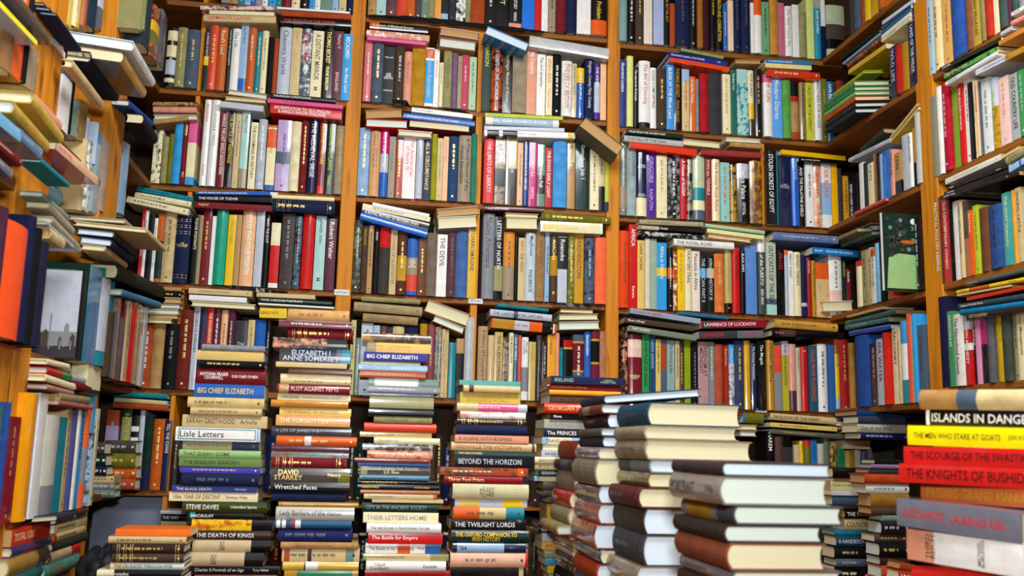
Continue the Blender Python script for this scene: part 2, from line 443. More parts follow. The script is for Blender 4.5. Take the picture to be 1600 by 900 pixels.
# ------------------------------------------------------------------ book geometry (local: x thickness, y depth from the spine, z height)
TEXT_CACHE = {}
def text_geo(body):
    if body in TEXT_CACHE: return TEXT_CACHE[body]
    cu = bpy.data.curves.new('t', 'FONT'); cu.body = body; cu.size = 1.0; cu.resolution_u = 2; cu.align_x = 'CENTER'; cu.space_line = 0.78; cu.offset = 0.008
    ob = bpy.data.objects.new('t', cu)
    me = ob.to_mesh()
    v = [(q.co.x, q.co.y) for q in me.vertices]; f = [tuple(p.vertices) for p in me.polygons]
    ob.to_mesh_clear(); bpy.data.objects.remove(ob); bpy.data.curves.remove(cu)
    if v:
        x0 = min(a for a, _ in v); x1 = max(a for a, _ in v); y0 = min(c for _, c in v); y1 = max(c for _, c in v)
        import bmesh
        bm = bmesh.new(); bv = [bm.verts.new((a - (x0 + x1) / 2, c - (y0 + y1) / 2, 0)) for a, c in v]
        for q in f:
            try: bm.faces.new([bv[i] for i in q])
            except ValueError: pass
        for k in range(1, 6):
            bmesh.ops.bisect_plane(bm, geom=bm.verts[:] + bm.edges[:] + bm.faces[:], plane_co=(0, (k / 6 - 0.5) * (y1 - y0), 0), plane_no=(0, 1, 0))
        bm.verts.index_update(); v = [(q.co.x, q.co.y) for q in bm.verts]; f = [tuple(q.index for q in p.verts) for p in bm.faces]
        bm.free()
        r = (v, f, x1 - x0, y1 - y0)
    else: r = ([], [], 1, 1)
    TEXT_CACHE[body] = r; return r

class Geo:
    def __init__(s): s.v = []; s.f = []; s.m = []
    def add(s, v, f, mat):
        o = len(s.v); s.v += v; s.f += [tuple(i + o for i in q) for q in f]; s.m += [mat] * len(f)

def spine_profile(b):
    T, D = b['T'], b['D']; hard = b['hard']
    bulge = min(0.0075, T * 0.2) if hard else min(0.0012, T * 0.05)
    n = 6 if hard else 4
    return [(T * k / n, -bulge * (1 - (2 * k / n - 1) ** 2)) for k in range(n + 1)], bulge

def build_geo(b):
    T, D, L = b['T'], b['D'], b['L']; hard = b['hard']
    c = 0.0024 if hard else 0.0008
    c = min(c, T * 0.2)
    prof, bulge = spine_profile(b)
    base = (b['hex'], b['fin'], PAL[b['o']['pt']][0] if 'pt' in b['o'] else '')
    cov = base if 'cov' not in b['o'] else (PAL[b['o']['cov']][0], b['fin'], '')
    cover, pages = Geo(), Geo(); inks = [Geo()]; ink = inks[0]
    # zones along the height: the bands are measured from the head (z = L) down
    cuts = {0.0, 1.0}
    for a, e, _ in b['o']['bands']: cuts |= {a, min(1, e)}
    cuts = sorted(cuts); zones = []
    for a, e in zip(cuts, cuts[1:]):
        col = base
        for p, q, cc in b['o']['bands']:
            if p <= (a + e) / 2 <= q: col = (PAL[cc][0], b['fin'], '')
        zones.append((L * (1 - e), L * (1 - a), col))
    outer = [(0, D)] + ([(0, 0.004)] if hard else []) + [(x, y) for x, y in prof] + ([(T, 0.004)] if hard else []) + [(T, D)]
    inner = [(c, D)] + ([(c, 0.004 + c)] if hard else []) + [(min(max(x, c), T - c), y + c) for x, y in prof] + ([(T - c, 0.004 + c)] if hard else []) + [(T - c, D)]
    n = len(outer)
    for z0, z1, col in zones:
        for k in range(n - 1):
            mm = col if (0 < k < n - 2 or cov is base) else cov
            cover.add([(*outer[k], z0), (*outer[k+1], z0), (*outer[k+1], z1), (*outer[k], z1)], [(0, 1, 2, 3)], mm)
    for k in range(n - 1):
        cover.add([(*inner[k], 0), (*inner[k+1], 0), (*inner[k+1], L), (*inner[k], L)], [(3, 2, 1, 0)], cov)
    for z, fl in ((0, 0), (L, 1)):
        cz = zones[-1][2] if z == 0 else zones[0][2]
        for k in range(n - 1):
            q = [(*outer[k], z), (*inner[k], z), (*inner[k+1], z), (*outer[k+1], z)]
            cover.add(q, [(0, 1, 2, 3)] if not fl else [(3, 2, 1, 0)], cov if cov is not base else cz)
    for k in (0, n - 1):
        cover.add([(*outer[k], 0), (*inner[k], 0), (*inner[k], L), (*outer[k], L)], [(0, 1, 2, 3)] if k else [(3, 2, 1, 0)], cov)
    # page block, its fore edge hollow on a hardback
    e = 0.0035 if hard else 0.0003; de = 0.004 if hard else 0.0004
    x0, x1 = c + 0.0002, T - c - 0.0002; dip = min(0.004, T * 0.14) if hard else 0
    m_ = 5
    fore = [(x0 + (x1 - x0) * k / m_, D - de - dip * (1 - (2 * k / m_ - 1) ** 2)) for k in range(m_ + 1)]
    spn = [(x0 + (x1 - x0) * k / m_, 0.0008 + c - (bulge * 0.9) * (1 - (2 * k / m_ - 1) ** 2)) for k in range(m_ + 1)]
    pm = ('page', b['pages'])
    for k in range(m_):
        pages.add([(*fore[k], e), (*fore[k+1], e), (*fore[k+1], L - e), (*fore[k], L - e)], [(0, 1, 2, 3)], pm)
        for z, fl in ((e, 0), (L - e, 1)):
            pages.add([(*spn[k], z), (*fore[k], z), (*fore[k+1], z), (*spn[k+1], z)], [(0, 1, 2, 3)] if not fl else [(3, 2, 1, 0)], pm)
    pages.add([(*spn[0], e), (*fore[0], e), (*fore[0], L - e), (*spn[0], L - e)], [(0, 1, 2, 3)], pm)
    pages.add([(*spn[-1], e), (*fore[-1], e), (*fore[-1], L - e), (*spn[-1], L - e)], [(3, 2, 1, 0)], pm)
    # lettering on the spine, running from the head down
    def sy(x):                                    # depth of the spine surface at x
        t = 2 * x / T - 1; return -bulge * (1 - t * t) - 0.0004
    def mark(x0, x1, z0, z1, mat):
        ink = inks[-1]
        x0 = max(x0, T * 0.02); x1 = min(x1, T * 0.98)
        k = 3; xs = [x0 + (x1 - x0) * i / k for i in range(k + 1)]
        for a, e2 in zip(xs, xs[1:]):
            ink.add([(a, sy(a), z0), (e2, sy(e2), z0), (e2, sy(e2), z1), (a, sy(a), z1)], [(0, 1, 2, 3)], mat)
    inkm = ('ink', b['ink'])
    txt = b['text']
    if 'f' in b['o']:
        fm = ('ink', b['o']['f']); w_ = T * 0.07
        for xa, xb, za, zb in ((T*.1, T*.1+w_, .03, .95), (T*.9-w_, T*.9, .03, .95), (T*.1, T*.9, .03, .042), (T*.1, T*.9, .938, .95)):
            mark(xa, xb, L*(1-zb), L*(1-za), fm)
    if b['o'].get('H'):
        for a in (0.07, 0.1, 0.16, 0.19, 0.25, 0.28, 0.88, 0.92):
            mark(T * 0.04, T * 0.96, L * (1 - a) - 0.0012, L * (1 - a), inkm)
        b['gilt'] = True; inks.append(Geo()); ink = inks[-1]
    if txt and txt != '-' and T > 0.006:
        segs = txt.split('~'); gap = 0.05
        wt = [max(3, max(len(l) for l in sg.split('^'))) * (1.0 if i == 0 else 0.8) for i, sg in enumerate(segs)]
        avail = 0.90 - gap * (len(segs) - 1); pos = 0.05
        tot = sum(wt)
        for i, sg in enumerate(segs):
            if i: inks.append(Geo()); ink = inks[-1]
            ln = avail * wt[i] / tot * (0.92 if len(segs) > 1 else (0.72 if len(sg) < 16 else 0.88))
            lines = sg.split('^'); v, f, w_, h_ = text_geo('\n'.join(lines))
            if not v: continue
            if b['o'].get('rot'):
                sc = min(T * 0.78 / w_, ln * L / h_ * 0.9); zc = L * (1 - pos - ln / 2)
                ink.add([(min(max(T / 2 + a * sc, 0.0005), T - 0.0005), sy(T / 2 + a * sc), zc + e2 * sc) for a, e2 in v], f, inkm)
                pos += ln + gap; continue
            H = T * (0.46 if len(lines) == 1 else 0.74) * (1 if i == 0 else 0.75) * b['o'].get('s', 1)
            H = min(H, 0.019 if len(lines) == 1 else 0.036)
            sc = H / h_; Wd = w_ * sc; A = ln * L; sx = sc
            if Wd > A: sx = A / w_; sc = min(sc, sx * 1.35)
            zc = L * (1 - pos) - w_ * sx / 2
            if len(segs) > 1 and i > 0: zc = L * (1 - pos - ln) + w_ * sx / 2
            xc = T / 2
            vv = []
            for a, e2 in v:
                x = min(max(xc + e2 * sc, 0.0005), T - 0.0005); vv.append((x, sy(x), zc - a * sx))
            ink.add(vv, f, inkm)
            pos += ln + gap
    elif txt == '' and b['cmd'] not in 'F' and T > 0.009:
        r = random.Random(int(T * 1e6) + int(L * 1e6))
        hgt = min(0.009, T * r.uniform(0.2, 0.32)); z = L * (1 - r.uniform(0.07, 0.2)); end = L * r.uniform(0.3, 0.5)
        while z > end:                             # worn, unreadable title: rows of small strokes
            for _ in range(r.randint(3, 8)):
                w_ = hgt * r.uniform(0.22, 0.5); x0_ = T/2 - hgt/2 + (hgt * 0.25 if r.random() < 0.4 else 0)
                mark(x0_, T/2 + hgt/2, z - w_ * 0.62, z, inkm); z -= w_
                if z < end: break
            z -= hgt * 0.6
        inks.append(Geo()); ink = inks[-1]; w_ = min(0.007, T * 0.22); mark(T/2 - w_/2, T/2 + w_/2, L * 0.06, L * 0.06 + w_, inkm)
    return cover, pages, [g for g in inks if g.f]

def mat_of(k):
    if k[0] == 'page': return page_mat(k[1])
    if k[0] == 'ink': return ink_mat(k[1])
    key = '/'.join(k)
    if key in MATS: return MATS[key]
    name = 'c_' + key
    PAL['_tmp'] = (k[0], 'cover'); PAL['_tmp2'] = (k[2] or k[0], '')
    mm = cover_mat('_tmp' + k[1] + (':_tmp2' if k[2] else ''))
    MATS.pop('_tmp' + k[1] + (':_tmp2' if k[2] else ''), None)
    MATS[key] = mm; return mm

def geo_object(name, g, parent):
    keys = []; idx = []
    for k in g.m:
        if k not in keys: keys.append(k)
        idx.append(keys.index(k))
    return link_mesh(name, g.v, g.f, [mat_of(k) for k in keys], idx, parent)

# ------------------------------------------------------------------ labels
ORD = 'first second third fourth fifth sixth seventh eighth ninth tenth eleventh twelfth thirteenth fourteenth fifteenth sixteenth seventeenth eighteenth nineteenth twentieth'.split()
ORD += ['twenty-' + w for w in ORD[:9]] + ['thirtieth'] + ['thirty-' + w for w in ORD[:9]]
def clean(t):
    t = t.split('~')[0].replace('^', ' ').replace('&', 'and').split()
    return ' '.join(t[:6])
def make_labels(sel):
    byp = {}
    for b in BOOKS:
        if not b.get('filler') and b['form'] : byp.setdefault((b['place'], b['form']), []).append(b)
    for l in byp.values():
        l.sort(key=lambda q: q['key'])
        for i, b in enumerate(l):
            b['nb'] = (l[i-1]['word'] if i else None, l[i+1]['word'] if i + 1 < len(l) else None, i, len(l))
    def cands(b):
        w = b['word']; place = b['place']; sh = place.split(',')[0]
        a, c, i, n = b['nb']; st = b['form'] == 'standing'
        pre = ''
        out = []
        kind = {'F': 'page edges facing out', 'E': 'lying side-on', 'G': 'lying with page ends out'}.get(b['cmd'], '')
        t = b['text']
        if t and t != '-' and not b['o'].get('n'):
            tt = clean(t).strip()
            for pl in (place, sh):
                out.append(f"{w} book titled {tt}, {pre}{pl}")
            out.append(f"{w} book titled {' '.join(tt.split()[:4])}, {pre}{sh}")
        verb = ('between', 'and') if st else ('under', 'on')
        if a and c:
            for pl in (place, sh):
                out.append(f"{w} book {'between' if st else 'lying between'} {a} and {c} ones, {pre}{pl}")
        elif c: out += [f"{w} book {'at the left end beside' if st else 'topmost, lying on'} a {c} one, {pre}{sh}"]
        elif a: out += [f"{w} book {'at the right end beside' if st else 'lowest, lying under'} a {a} one, {pre}{sh}"]
        far = n - 1 - i
        if st: o_ = f"{ORD[i]} from the left" if i <= far else f"{ORD[far]} from the right"
        else: o_ = f"{ORD[i]} from the top" if i <= far else f"{ORD[far]} from the bottom"
        for pl in (place, sh):
            out.append(f"{w} book, {o_}, {pre}{pl}")
        out.append(f"{w} book, {o_}, {pre}{place}")
        ok = [q for q in out if 4 <= len(q.split()) <= 16]
        return ok or [out[-1]]
    C = [cands(b) for b in BOOKS if 'nb' in b]; L = [b for b in BOOKS if 'nb' in b]
    lev = [0] * len(L)
    for _ in range(8):
        seen = {}
        for i, c in enumerate(C): seen.setdefault(c[min(lev[i], len(c) - 1)].lower(), []).append(i)
        bad = [v for v in seen.values() if len(v) > 1]
        if not bad: break
        for v in bad:
            for i in v: lev[i] += 1
    for i, b in enumerate(L): b['label'] = C[i][min(lev[i], len(C[i]) - 1)]
DATA1 = r'''
@f 200 0 4.324
@row 2.915 -.01 top row of left bay
T 630 690 -500 gy
T 690 740 -470 tn
T 740 790 -500 te
T 790 830 -480 lb
T 830 860 -500 bl g
T 860 905 -480 gy
T 905 945 -520 wh
T 950 1000 -500 sk g
T 1000 1038 -480 te
T 1038 1102 -500 dr c|Double Summer|wh
T 1105 1162 -480 cr
T 1165 1225 -500 bk
T 1225 1262 -480 sk g
T 1262 1300 -500 wh
T 1300 1378 -480 gg c|New Stock|wh
T 1380 1422 -500 lb
T 1425 1475 -460 be
T 1480 1522 -500 nv m
@row 2.570 -.012 second row of left bay
T 258 326 190 bk c| | |b.05-.22=cr b.3-.5=cr b.55-.8=lg b.86-.93=cr
T 326 392 190 kh m||go|
T 392 478 205 sl m||go|
T 513 546 200 nv c|A STROKE OF BATTLE|wh|b.45-.6=ye b.6-1=dg
T 546 603 175 cn g||go|
T 603 665 188 ob c|Rand's Land|cr|n
T 668 695 180 dg c|FORTUNE OF THE PLANTAGENETS|mi
T 697 753 198 wh c|The Life|te
T 755 808 160 lb g|Saul's Bow|bl|b.8-1=bl n
T 800 860 190 ob c
T 858 900 213 te c
T 900 942 213 cr c
T 940 980 255 bk m|-
T 980 1010 262 rs m|-
T 1016 1100 190 lg c|Chaucers World|sl|n
T 1102 1166 190 be c|Joan|mu|n
T 1168 1235 198 wh c|DE ARTIBUS|rd|pt=sl
T 1238 1315 205 cr c|A DISTANT MIRROR~M|db
T 1315 1385 190 bk g|THOMAS BECKET~FRANK BARLOW|go|n
T 1385 1448 210 pl c|Henry V~ENGLAND|pp|n b0-1=pl
T 1448 1508 228 sk c|BECALMED~the Minds Land|wh
@lie -.04 above second row of left bay
L 488 992 38 42 28 pl g|THE DARK NIGHT|wh|pt=pp
L 550 988 68 82 28 cr c|-
L 514 1000 96 110 52 be c|GERMANY'S CASTLES|rd
L 1005 1500 44 78 16 wh c|-||p
L 1038 1505 68 96 42 rs m|-
L 1030 1508 112 140 44 bk g|THE PRINCES IN THE TOWER|rd
@f 180 130 4.205
@row 2.207 -.012 third row of left bay
T 245 303 305 bb c||lg|pt=cr
T 303 346 350 kh m|-
T 346 380 335 ol m|-
T 380 436 258 sk m|-
T 436 472 248 dr m|LEGEND~MAN|go
T 474 530 245 pk c|-||b.35-.88=cr b.88-1=sk
T 573 618 52 wh g|ANGELINS~ADRIAN|rd
T 622 678 42 wh g|TOCQUEVILLE TRAITS|gy
T 680 728 180 dr g|HAROLD THE LAST ANGLO-SAXON KING|wh
T 730 776 180 bk g|THE BATTLE OF HASTINGS|ye
T 778 818 193 be c||br
T 822 874 190 mi g|Magna Carta|rd|b.75-1=cc
T 880 928 255 cr c|THE NORMANS IN HISTORY|db
T 932 986 235 lg m||wh
T 992 1052 272 cr c|of the Regency|ob|b.06-.35=og b0-.04=ob b.92-1=bl
T 1058 1150 240 la g||pu|b.45-.62=sl
T 1150 1213 255 cr m|-
T 1215 1263 240 dr m||go
T 1266 1330 240 nv g|THE MEDIEVAL SIEGE|wh
T 1334 1382 240 dr g|MEDIEVAL WARFARE|ye|b.9-1=rd
T 1386 1440 250 dg g|MEDIEVAL OUTLAWS~TALES|lm
T 1443 1496 280 cc m|A SONG OF DEATH|mu
@lie -.04 above third row of left bay
L 246 542 122 124 26 bb m|-||pt=tn
L 250 538 152 156 40 sa m|-
F 250 540 205 207 34 lg
L 250 480 240 212 32 tn m|-
F 740 1000 38 72 38 tn
F 722 992 84 106 28 be m
L 695 976 116 148 42 lg c|-
L 1018 1450 64 100 30 bk g|THE ENGLISH CONSTITUTION|wh
L 1003 1498 98 142 32 pk g
L 1022 1490 134 182 64 rd g|AN INVITATION TO OLD ENGLISH^& ANGLO-SAXON ENGLAND|wh
@f 180 280 4.205
@row 1.848 -.012 fourth row of left bay
T 160 182 180 rd c
T 184 206 205 wh
T 207 245 225 bk c|HOW^IT^WAS|wh|rot  n
T 246 268 255 wh c
T 268 310 225 ob c|-||b.4-.95=dg
T 312 390 220 be m||br|
T 390 488 230 nv m|THE^HISTORY OF^ENGLAND|go|rot H
T 500 540 230 bk g|TUDOR PORTRAITS|cr
T 541 565 235 kh g|-
T 566 622 200 dr g||go|
T 624 652 240 wh c|-
T 654 730 208 te g|-||c=1a9c7c
T 732 784 232 ye g|THEODORA|mu|n
T 786 822 235 tn c|-
T 826 914 212 pe g|LOUIS THE FOURTEENTH|wh|n
T 918 972 216 lg g|-
T 974 1010 235 bk g|MARY THE SCOT|wh|n
T 1016 1078 285 rd g|STYLE|wh|b0-.35=cr b.93-1=wh
T 1088 1172 228 ch c||gy|pt=db
T 1176 1220 245 bk g||lg|pt=sl
T 1226 1304 232 rd g||dr
T 1308 1378 240 mi g|ghastly tales~M|db
T 1382 1448 258 pl g|Robert Walter|wh|n
@lie -.04 above fourth row of left bay
L 150 515 42 118 36 te m||nv
L 135 505 82 148 38 cr c||db
L 82 487 108 196 42 cr c||db
L 526 1018 76 84 24 bl g|MARTIN EMIGRE AND THE BATTLE OF BRITAIN|wh|n
L 524 1028 104 116 38 bk g|THE HOUSE OF TUDOR|wh
L 526 1035 144 172 42 dr g|England|go
L 1032 1440 100 120 26 og c|-||b0-1=cr
L 1036 1446 132 158 78 nv m||go|H
@f 140 440 4.09
@row 1.475 -.012 fifth row of left bay
T 325 405 275 rs m
T 385 474 265 tn m|-
T 474 562 270 bk m||gy
T 566 650 180 dr m||go|c=6e2418
T 650 690 160 lg g|RECORDS OF BOROUGH|db
T 692 736 165 nv c||dr
T 738 778 170 rd c|THE KINGMAKERS|cr
T 780 826 175 pl g||wh
T 828 872 182 pe c
T 874 918 172 pl m||cr
T 918 1000 250 ch g|The^Kings^Peace|lg|rot 
T 1002 1046 245 be c
T 1048 1116 245 bl m|-
T 1118 1148 250 bk g||lg
@lie -.04 above fifth row of left bay
L 425 590 32 38 24 tn m|-
L 470 590 60 66 38 bk m
F 475 587 98 102 36 be
F 450 580 138 142 32 gy
F 370 570 170 176 32 be
F 375 565 203 207 30 be m
F 370 525 234 240 28 be
L 635 1040 38 60 36 be c||br
L 638 1005 82 102 34 wh c|-
F 650 1060 120 145 34 cr
@f 400 440 4.09
L 25 198 165 172 64 ye c|KINGS FATE|bk
L 5 378 68 86 28 be c|-
L 12 487 98 124 32 dg g|FOUR CAROLINE PORTRAITS|wh
L 15 500 134 162 12 wh c|-||p
@f 130 560 2.647
@row 1.131 -.012 sixth row of left bay
T 85 138 213 rs c||lb|b.2-.9=la
T 150 190 210 dg c|BATTLE OF EUROPE|lm|b.1-.9=kh
T 191 222 235 bk c|-||b.15-.22=wh b.3-.37=wh b.45-.52=wh b.6-.67=wh
T 224 246 215 lg g|-
T 246 282 240 dg m|-||b.7-1=nv
T 282 328 250 ob m||go
T 328 356 255 nv g|TILL THE COWS|wh
@lie -.04 above sixth row of left bay
L 108 350 134 148 20 te m|-
L 130 350 160 176 18 be c|-||b0-.06=lb b.94-1=lb
L 126 352 180 196 22 rs m|-
@stack -.17 pile on the lower left shelf
L 90 220 342 334 54 gt m
L 93 222 398 387 58 ol m
L 98 222 457 443 46 ob m
L 120 220 503 490 42 rs m
@end
@stack -.30 pile at the left side of the lower shelf
L 46 95 345 345 50 gt m
L 42 98 396 396 48 dg m
L 44 102 445 445 46 nv m
L 40 130 490 480 28 be g||db|
L 40 130 518 510 28 gy m
L 42 130 546 540 30 gg m
@end
@f 540 0 3.81
@row 2.915 -.014 top row of middle bay
T 133 184 -430 tn m
T 184 240 -430 mi g
T 240 304 -420 pl m||go|c=6a4448
T 304 365 -430 cn m
T 365 412 -420 ob g||go|
T 412 452 -400 bb c
T 452 492 -430 gg g
T 492 530 -400 kh g
T 530 568 -420 ob c|ENGLAND|wh|c=e8a040
T 568 610 -430 bk c|THE NORMANS|wh|b.85-.95=lb
T 612 655 -430 ch m||sl
T 657 714 -400 dg g||wh|pt=wh
T 715 745 -390 kh m|-
T 746 828 -430 rs m|-
T 830 895 -430 bk g||wh
T 897 970 -430 bk g|FINEST GIFT|cr
T 972 1046 -430 bk g|MAN OF THE CENTURY~VIKING|wh|b.92-1=sa
T 1050 1124 -430 bl g|-||c=1a70d8
T 1126 1165 -430 rd g|-
T 1167 1205 -420 wh c|OFFICE|ob
T 1206 1250 -420 cc g
T 1252 1310 -430 dr m|-
T 1312 1374 -400 nv m|-
T 1376 1458 -430 wh c|-
T 1460 1552 -430 og g|Russian Problem|ye|b0-.72=bk
@row 2.571 -.012 second row of middle bay, left half
T 108 155 245 sa g||wh|c=d87878
T 158 222 250 sl m||go
T 222 290 260 bk c|THE LAST~LIFE^AND^DEATH~NORTON|wh|rot n
T 292 347 272 bb m
T 347 392 310 sa c
T 393 480 278 mu m|-
T 468 524 285 wh c|The Catholic Reformation|lb|b.02-.18=og b.22-.95=sk
T 525 556 292 wh c||og
T 556 580 375 cr c|The European Reformation|bk
T 580 632 292 kh m||db|
T 634 666 305 pl m|-||c=7a5a7a
T 666 690 335 kh c
T 690 733 330 mg c||pp|c=b82048
T 735 778 338 lv c||dg|c=a4c49a
@lie -.04 above second row of middle bay
L 145 492 128 158 44 bk g|A History of Medieval Europe|cr|b0-.16=ob
L 125 500 175 210 42 wh c|HENRY OF ENGLAND|rd|n pt=sa
L 130 480 214 248 24 pk c|-
F 565 797 158 192 52 pp g
F 560 778 222 250 62 tn m
@row 2.571 -.012 second row of middle bay, right half
T 814 864 250 dg c|PEARSON|lm|n
T 866 934 260 bk g|THE CHIEFS OF THE ARCANUM|lg|pt=rs
T 936 990 300 bk g|MacGregor Museum of Women|be|n
T 992 1076 318 cc m|-
T 1078 1136 290 sa c|My Country|wh
T 1138 1190 320 wh c|Tea and sympathy|bk
T 1192 1230 335 cr c|GENERAL WOLFE~Richard Garrett|rd|n
T 1232 1281 320 bk m||wh
T 1284 1345 368 wh m|THE LIFE OF BRITAIN|ob
T 1347 1374 380 be g|THE RIVER AT THE END|db
T 1376 1420 405 bl g||wh|b0-.3=ye
T 1422 1477 350 nv m|Virginian County Navy County|lg
T 1479 1515 385 lg c|THE WINDS|wh|b0-.33=pu b.88-1=pu
T 1518 1553 375 pe c|-
@lie -.03 above second row of middle bay
@lie -.10 tilted over second row of middle bay
F 845 1095 152 258 60 bl g|||D.22 pg=bright c=1478b0
@lie -.05 above second row of middle bay, right half
L 1098 1570 212 290 72 sv g|LAKE AND NESS|lg
@f 540 150 3.81
@row 2.2075 -.012 third row of middle bay, left half
T 75 141 190 lb m||go
T 143 203 205 tn c|BELLE EPOQUE|br|c=d09a68
T 205 253 200 mg g|More than a Trial|wh|b.36-.64=lg b.64-1=bl
T 255 296 240 cc c
T 298 338 262 rs g||go|c=a83818
T 340 416 242 wh c|The Armourarian^of Henry IV|rd|n c=f0e4e0
T 418 460 250 lg g||gy
T 462 508 250 nv c|HILL & CIRCUMSTANCE|ye
T 510 541 228 ol m|-||c=9c9a12
T 542 578 252 be c
T 579 610 242 pe c|A LOVERS TALE|rs
T 612 668 240 nv m||go|c=28466c
T 670 745 235 cc c|A Cultural History of the^French Revolution|bk
T 747 782 225 te m|-||c=2c7c62
@lie -.04 above third row of middle bay, left half
F 115 337 82 76 56 tn m
F 120 370 132 144 54 rd m
L 395 757 66 108 30 wh c|The Ancien Regime|br
L 345 770 98 150 36 bl g|THE IRON AGE FROM THE DARK|lg
F 378 742 138 172 50 dr m
F 313 516 198 214 36 wh m
@row 2.2075 -.012 third row of middle bay, right half
T 822 884 255 rd c|THE LIMITS OF LIBERTY|pp|c=dc4a48
T 888 950 225 bb g|LEAR|tn|b.5-.75=dg pt=cc n
T 953 968 255 wh c|-||p
T 969 1020 255 db g|of Souvenance|lg|b0-.45=be
T 1022 1055 278 pe c
T 1056 1090 268 nv g|LINCOLNS UNSUNG HEROES|wh|n c=2c4a88
T 1092 1139 275 mg g|FORSEEN FULL~EMPIRE|pp
T 1140 1186 290 gg g|When Darkness Fell|wh|b.5-.8=db
T 1188 1230 310 dr c|THE DON'S EARLY LIGHT|wh|c=b01c20
T 1233 1316 268 sk m|-||c=4a98d8
T 1320 1366 275 tn g|BLOODY HILL|bb|b0-.3=be
T 1368 1450 270 dg g|Gettysburg July 1|wh
T 1453 1506 315 cr c
T 1508 1544 320 be g|WILDERNESS|bb|b.6-1=bk
T 1545 1568 330 lm c|-||b.85-1=nv
@lie -.04 above third row of middle bay, right half
L 830 1292 98 122 24 lm c|FAMILY ALBUM|gn
L 832 1268 122 144 50 lb g|CIVIL WAR SOURCE BOOK|wh|c=a8c0d4 b0-.1=wh b.92-1=wh
L 826 1302 176 190 28 lg g|CIVIL WAR DAY|wh
L 826 1366 200 218 40 wh g||bk|b.03-.16=bk b.2-.36=bk b.92-.97=ye
@lie -.13 leaning off the third row of middle bay
F 1430 1660 122 300 78 gt m|||D.24 pg=tan c=6c6450
@f 540 310 3.81
@row 1.844 -.012 fourth row of middle bay, left half
T 45 92 130 gg g||cr|pt=gt
T 93 128 165 bb m|ENGLAND|mu
T 130 162 160 tn g
T 164 196 180 bk g|SPAIN|lg
T 198 262 175 ch m|-||b0-.3=rd c=403a34
T 263 304 188 be g|RICHARD OF GLOUCESTER|br|n
T 306 362 203 br m||go|b.38-.78=go c=5a3428
T 364 428 240 bl c|THE^SONS^OF^SERVIA|wh|rot n b.34-.64=cc b.64-.93=cn b.93-1=bl
T 430 478 242 br g||go
T 480 547 207 cc m|-||c=786858
T 538 602 215 wh c|THE DEVIL|bk
T 604 660 208 pl m||sl|c=5c3840
T 652 726 197 sl m|-||c=4468a0
T 727 778 185 mu g|CHARLEMAGNE|db|n c=e0b030
@lie -.04 above fourth row of middle bay, left half
L 162 500 22 92 30 wh c|-
L 105 506 28 112 30 cr c
L 100 500 54 150 44 bk g|A ROYAL HISTORY OF MODERN SPAIN|wh
L 95 492 80 192 46 bl g|Spanish Provincial|lb|c=2c68c8
F 540 790 62 44 50 be rd
F 545 780 112 100 72 wh g
@row 1.844 -.012 fourth row of middle bay, right half
T 815 884 90 gy c|Native Americans|nv
T 885 936 110 bk g|LETTERS OF NORTH|wh|b.6-.9=kh
T 938 1004 200 ob c||br|c=d88a2c b.5-1=cc
T 1005 1026 225 bk g|-
T 1027 1068 235 be c|INTO THE WEST|br
T 1070 1130 205 lb g|Mayflower~PHILBRICK|nv|n c=c0ccd4
T 1132 1184 205 tn m||br|c=9c7848
T 1186 1214 205 lb g
T 1216 1260 230 bb g|MARCHES~M|go|b.3-.6=mu
T 1263 1320 225 lg c|Roanoke|wh|b.02-.5=bk
T 1323 1362 205 kh g||go|pt=ol
T 1363 1418 215 mu g|WASHINGTON|bb|n c=c89428
T 1420 1480 240 nv g||lb|pt=sl
T 1482 1552 235 og g|-||c=f4683c
@lie -.04 above fourth row of middle bay, right half
L 826 1180 48 62 22 pl g|TALES FROM TRADERS|wh
F 950 1150 82 92 30 tn rd
F 955 1145 110 114 74 be gy
L 1165 1580 84 112 46 ol m||go|H
L 1160 1530 132 150 68 wh g|SARATOGA|ye|b.04-.96=cr
@f 680 460 5
@row 1.475 -.012 fifth row of middle bay
T -10 42 255 sl g||lg|pt=cc
T 45 103 270 be g
T 104 158 375 te g|-
T 160 220 345 bk c|-||b0-.25=tn
T 226 300 180 sv g|ANTHROPOLOGY|lg
T 330 404 250 tn c|A History of Conquest in Peru|db|n c=b49468
T 406 458 320 be g|-
T 460 524 295 be g|THE ALIEN EXPRESSION|bb|c=c4a868
T 526 570 340 cc g|-||pt=gt
T 572 608 300 cr g|THE MODERN STATE|db
T 609 646 310 sl g|GULF OF GREECE|wh|c=40687c
T 648 671 318 cn c|-
T 673 725 335 wh c|The Logic^of Conquest|bk|b.48-.86=gy
T 730 784 370 be g|FRANCE|mu|c=c8ac60
T 786 830 320 ch g||mu
T 832 872 370 db g||lg
T 874 936 315 mu g|Francois|br|c=e8a028 n
T 938 969 300 sa c|-
T 971 996 415 te m|-
T 1002 1072 355 dr g|-||c=a81c14 b.14-.66=bk b.12-.15=go b.65-.68=go
T 1075 1160 315 sl m||wh|b.12-.54=dr b.1-.13=go b.53-.56=go
T 1164 1215 290 bl g|Sectionalism|wh
T 1217 1280 295 dr m|-||c=741c38 b.12-.44=bk b.1-.13=go b.43-.46=go
T 1282 1330 290 sa m|-||c=b07858
@f 400 440 4.09
T 598 632 245 cr g||bb|c=cabc80
T 632 662 360 gg g||wh
T 665 740 265 lg c||bk
T 741 784 280 lb g
T 785 832 282 br c
T 833 862 290 nv c
T 865 940 286 be c
T 945 1030 290 nv m|-
T 1040 1088 270 mu g|-
T 1093 1140 272 dr c||lg|c=8c4048
T 1142 1183 285 sl g||cr|pt=cc
T 1185 1228 305 be c
@f 680 460 5
@lie -.03 above fifth row of middle bay, right half
L 485 886 70 110 26 te m|-
L 430 912 112 158 56 lg c|THE CONTINENTAL CAPTAIN|bk|b.38-.45=sl
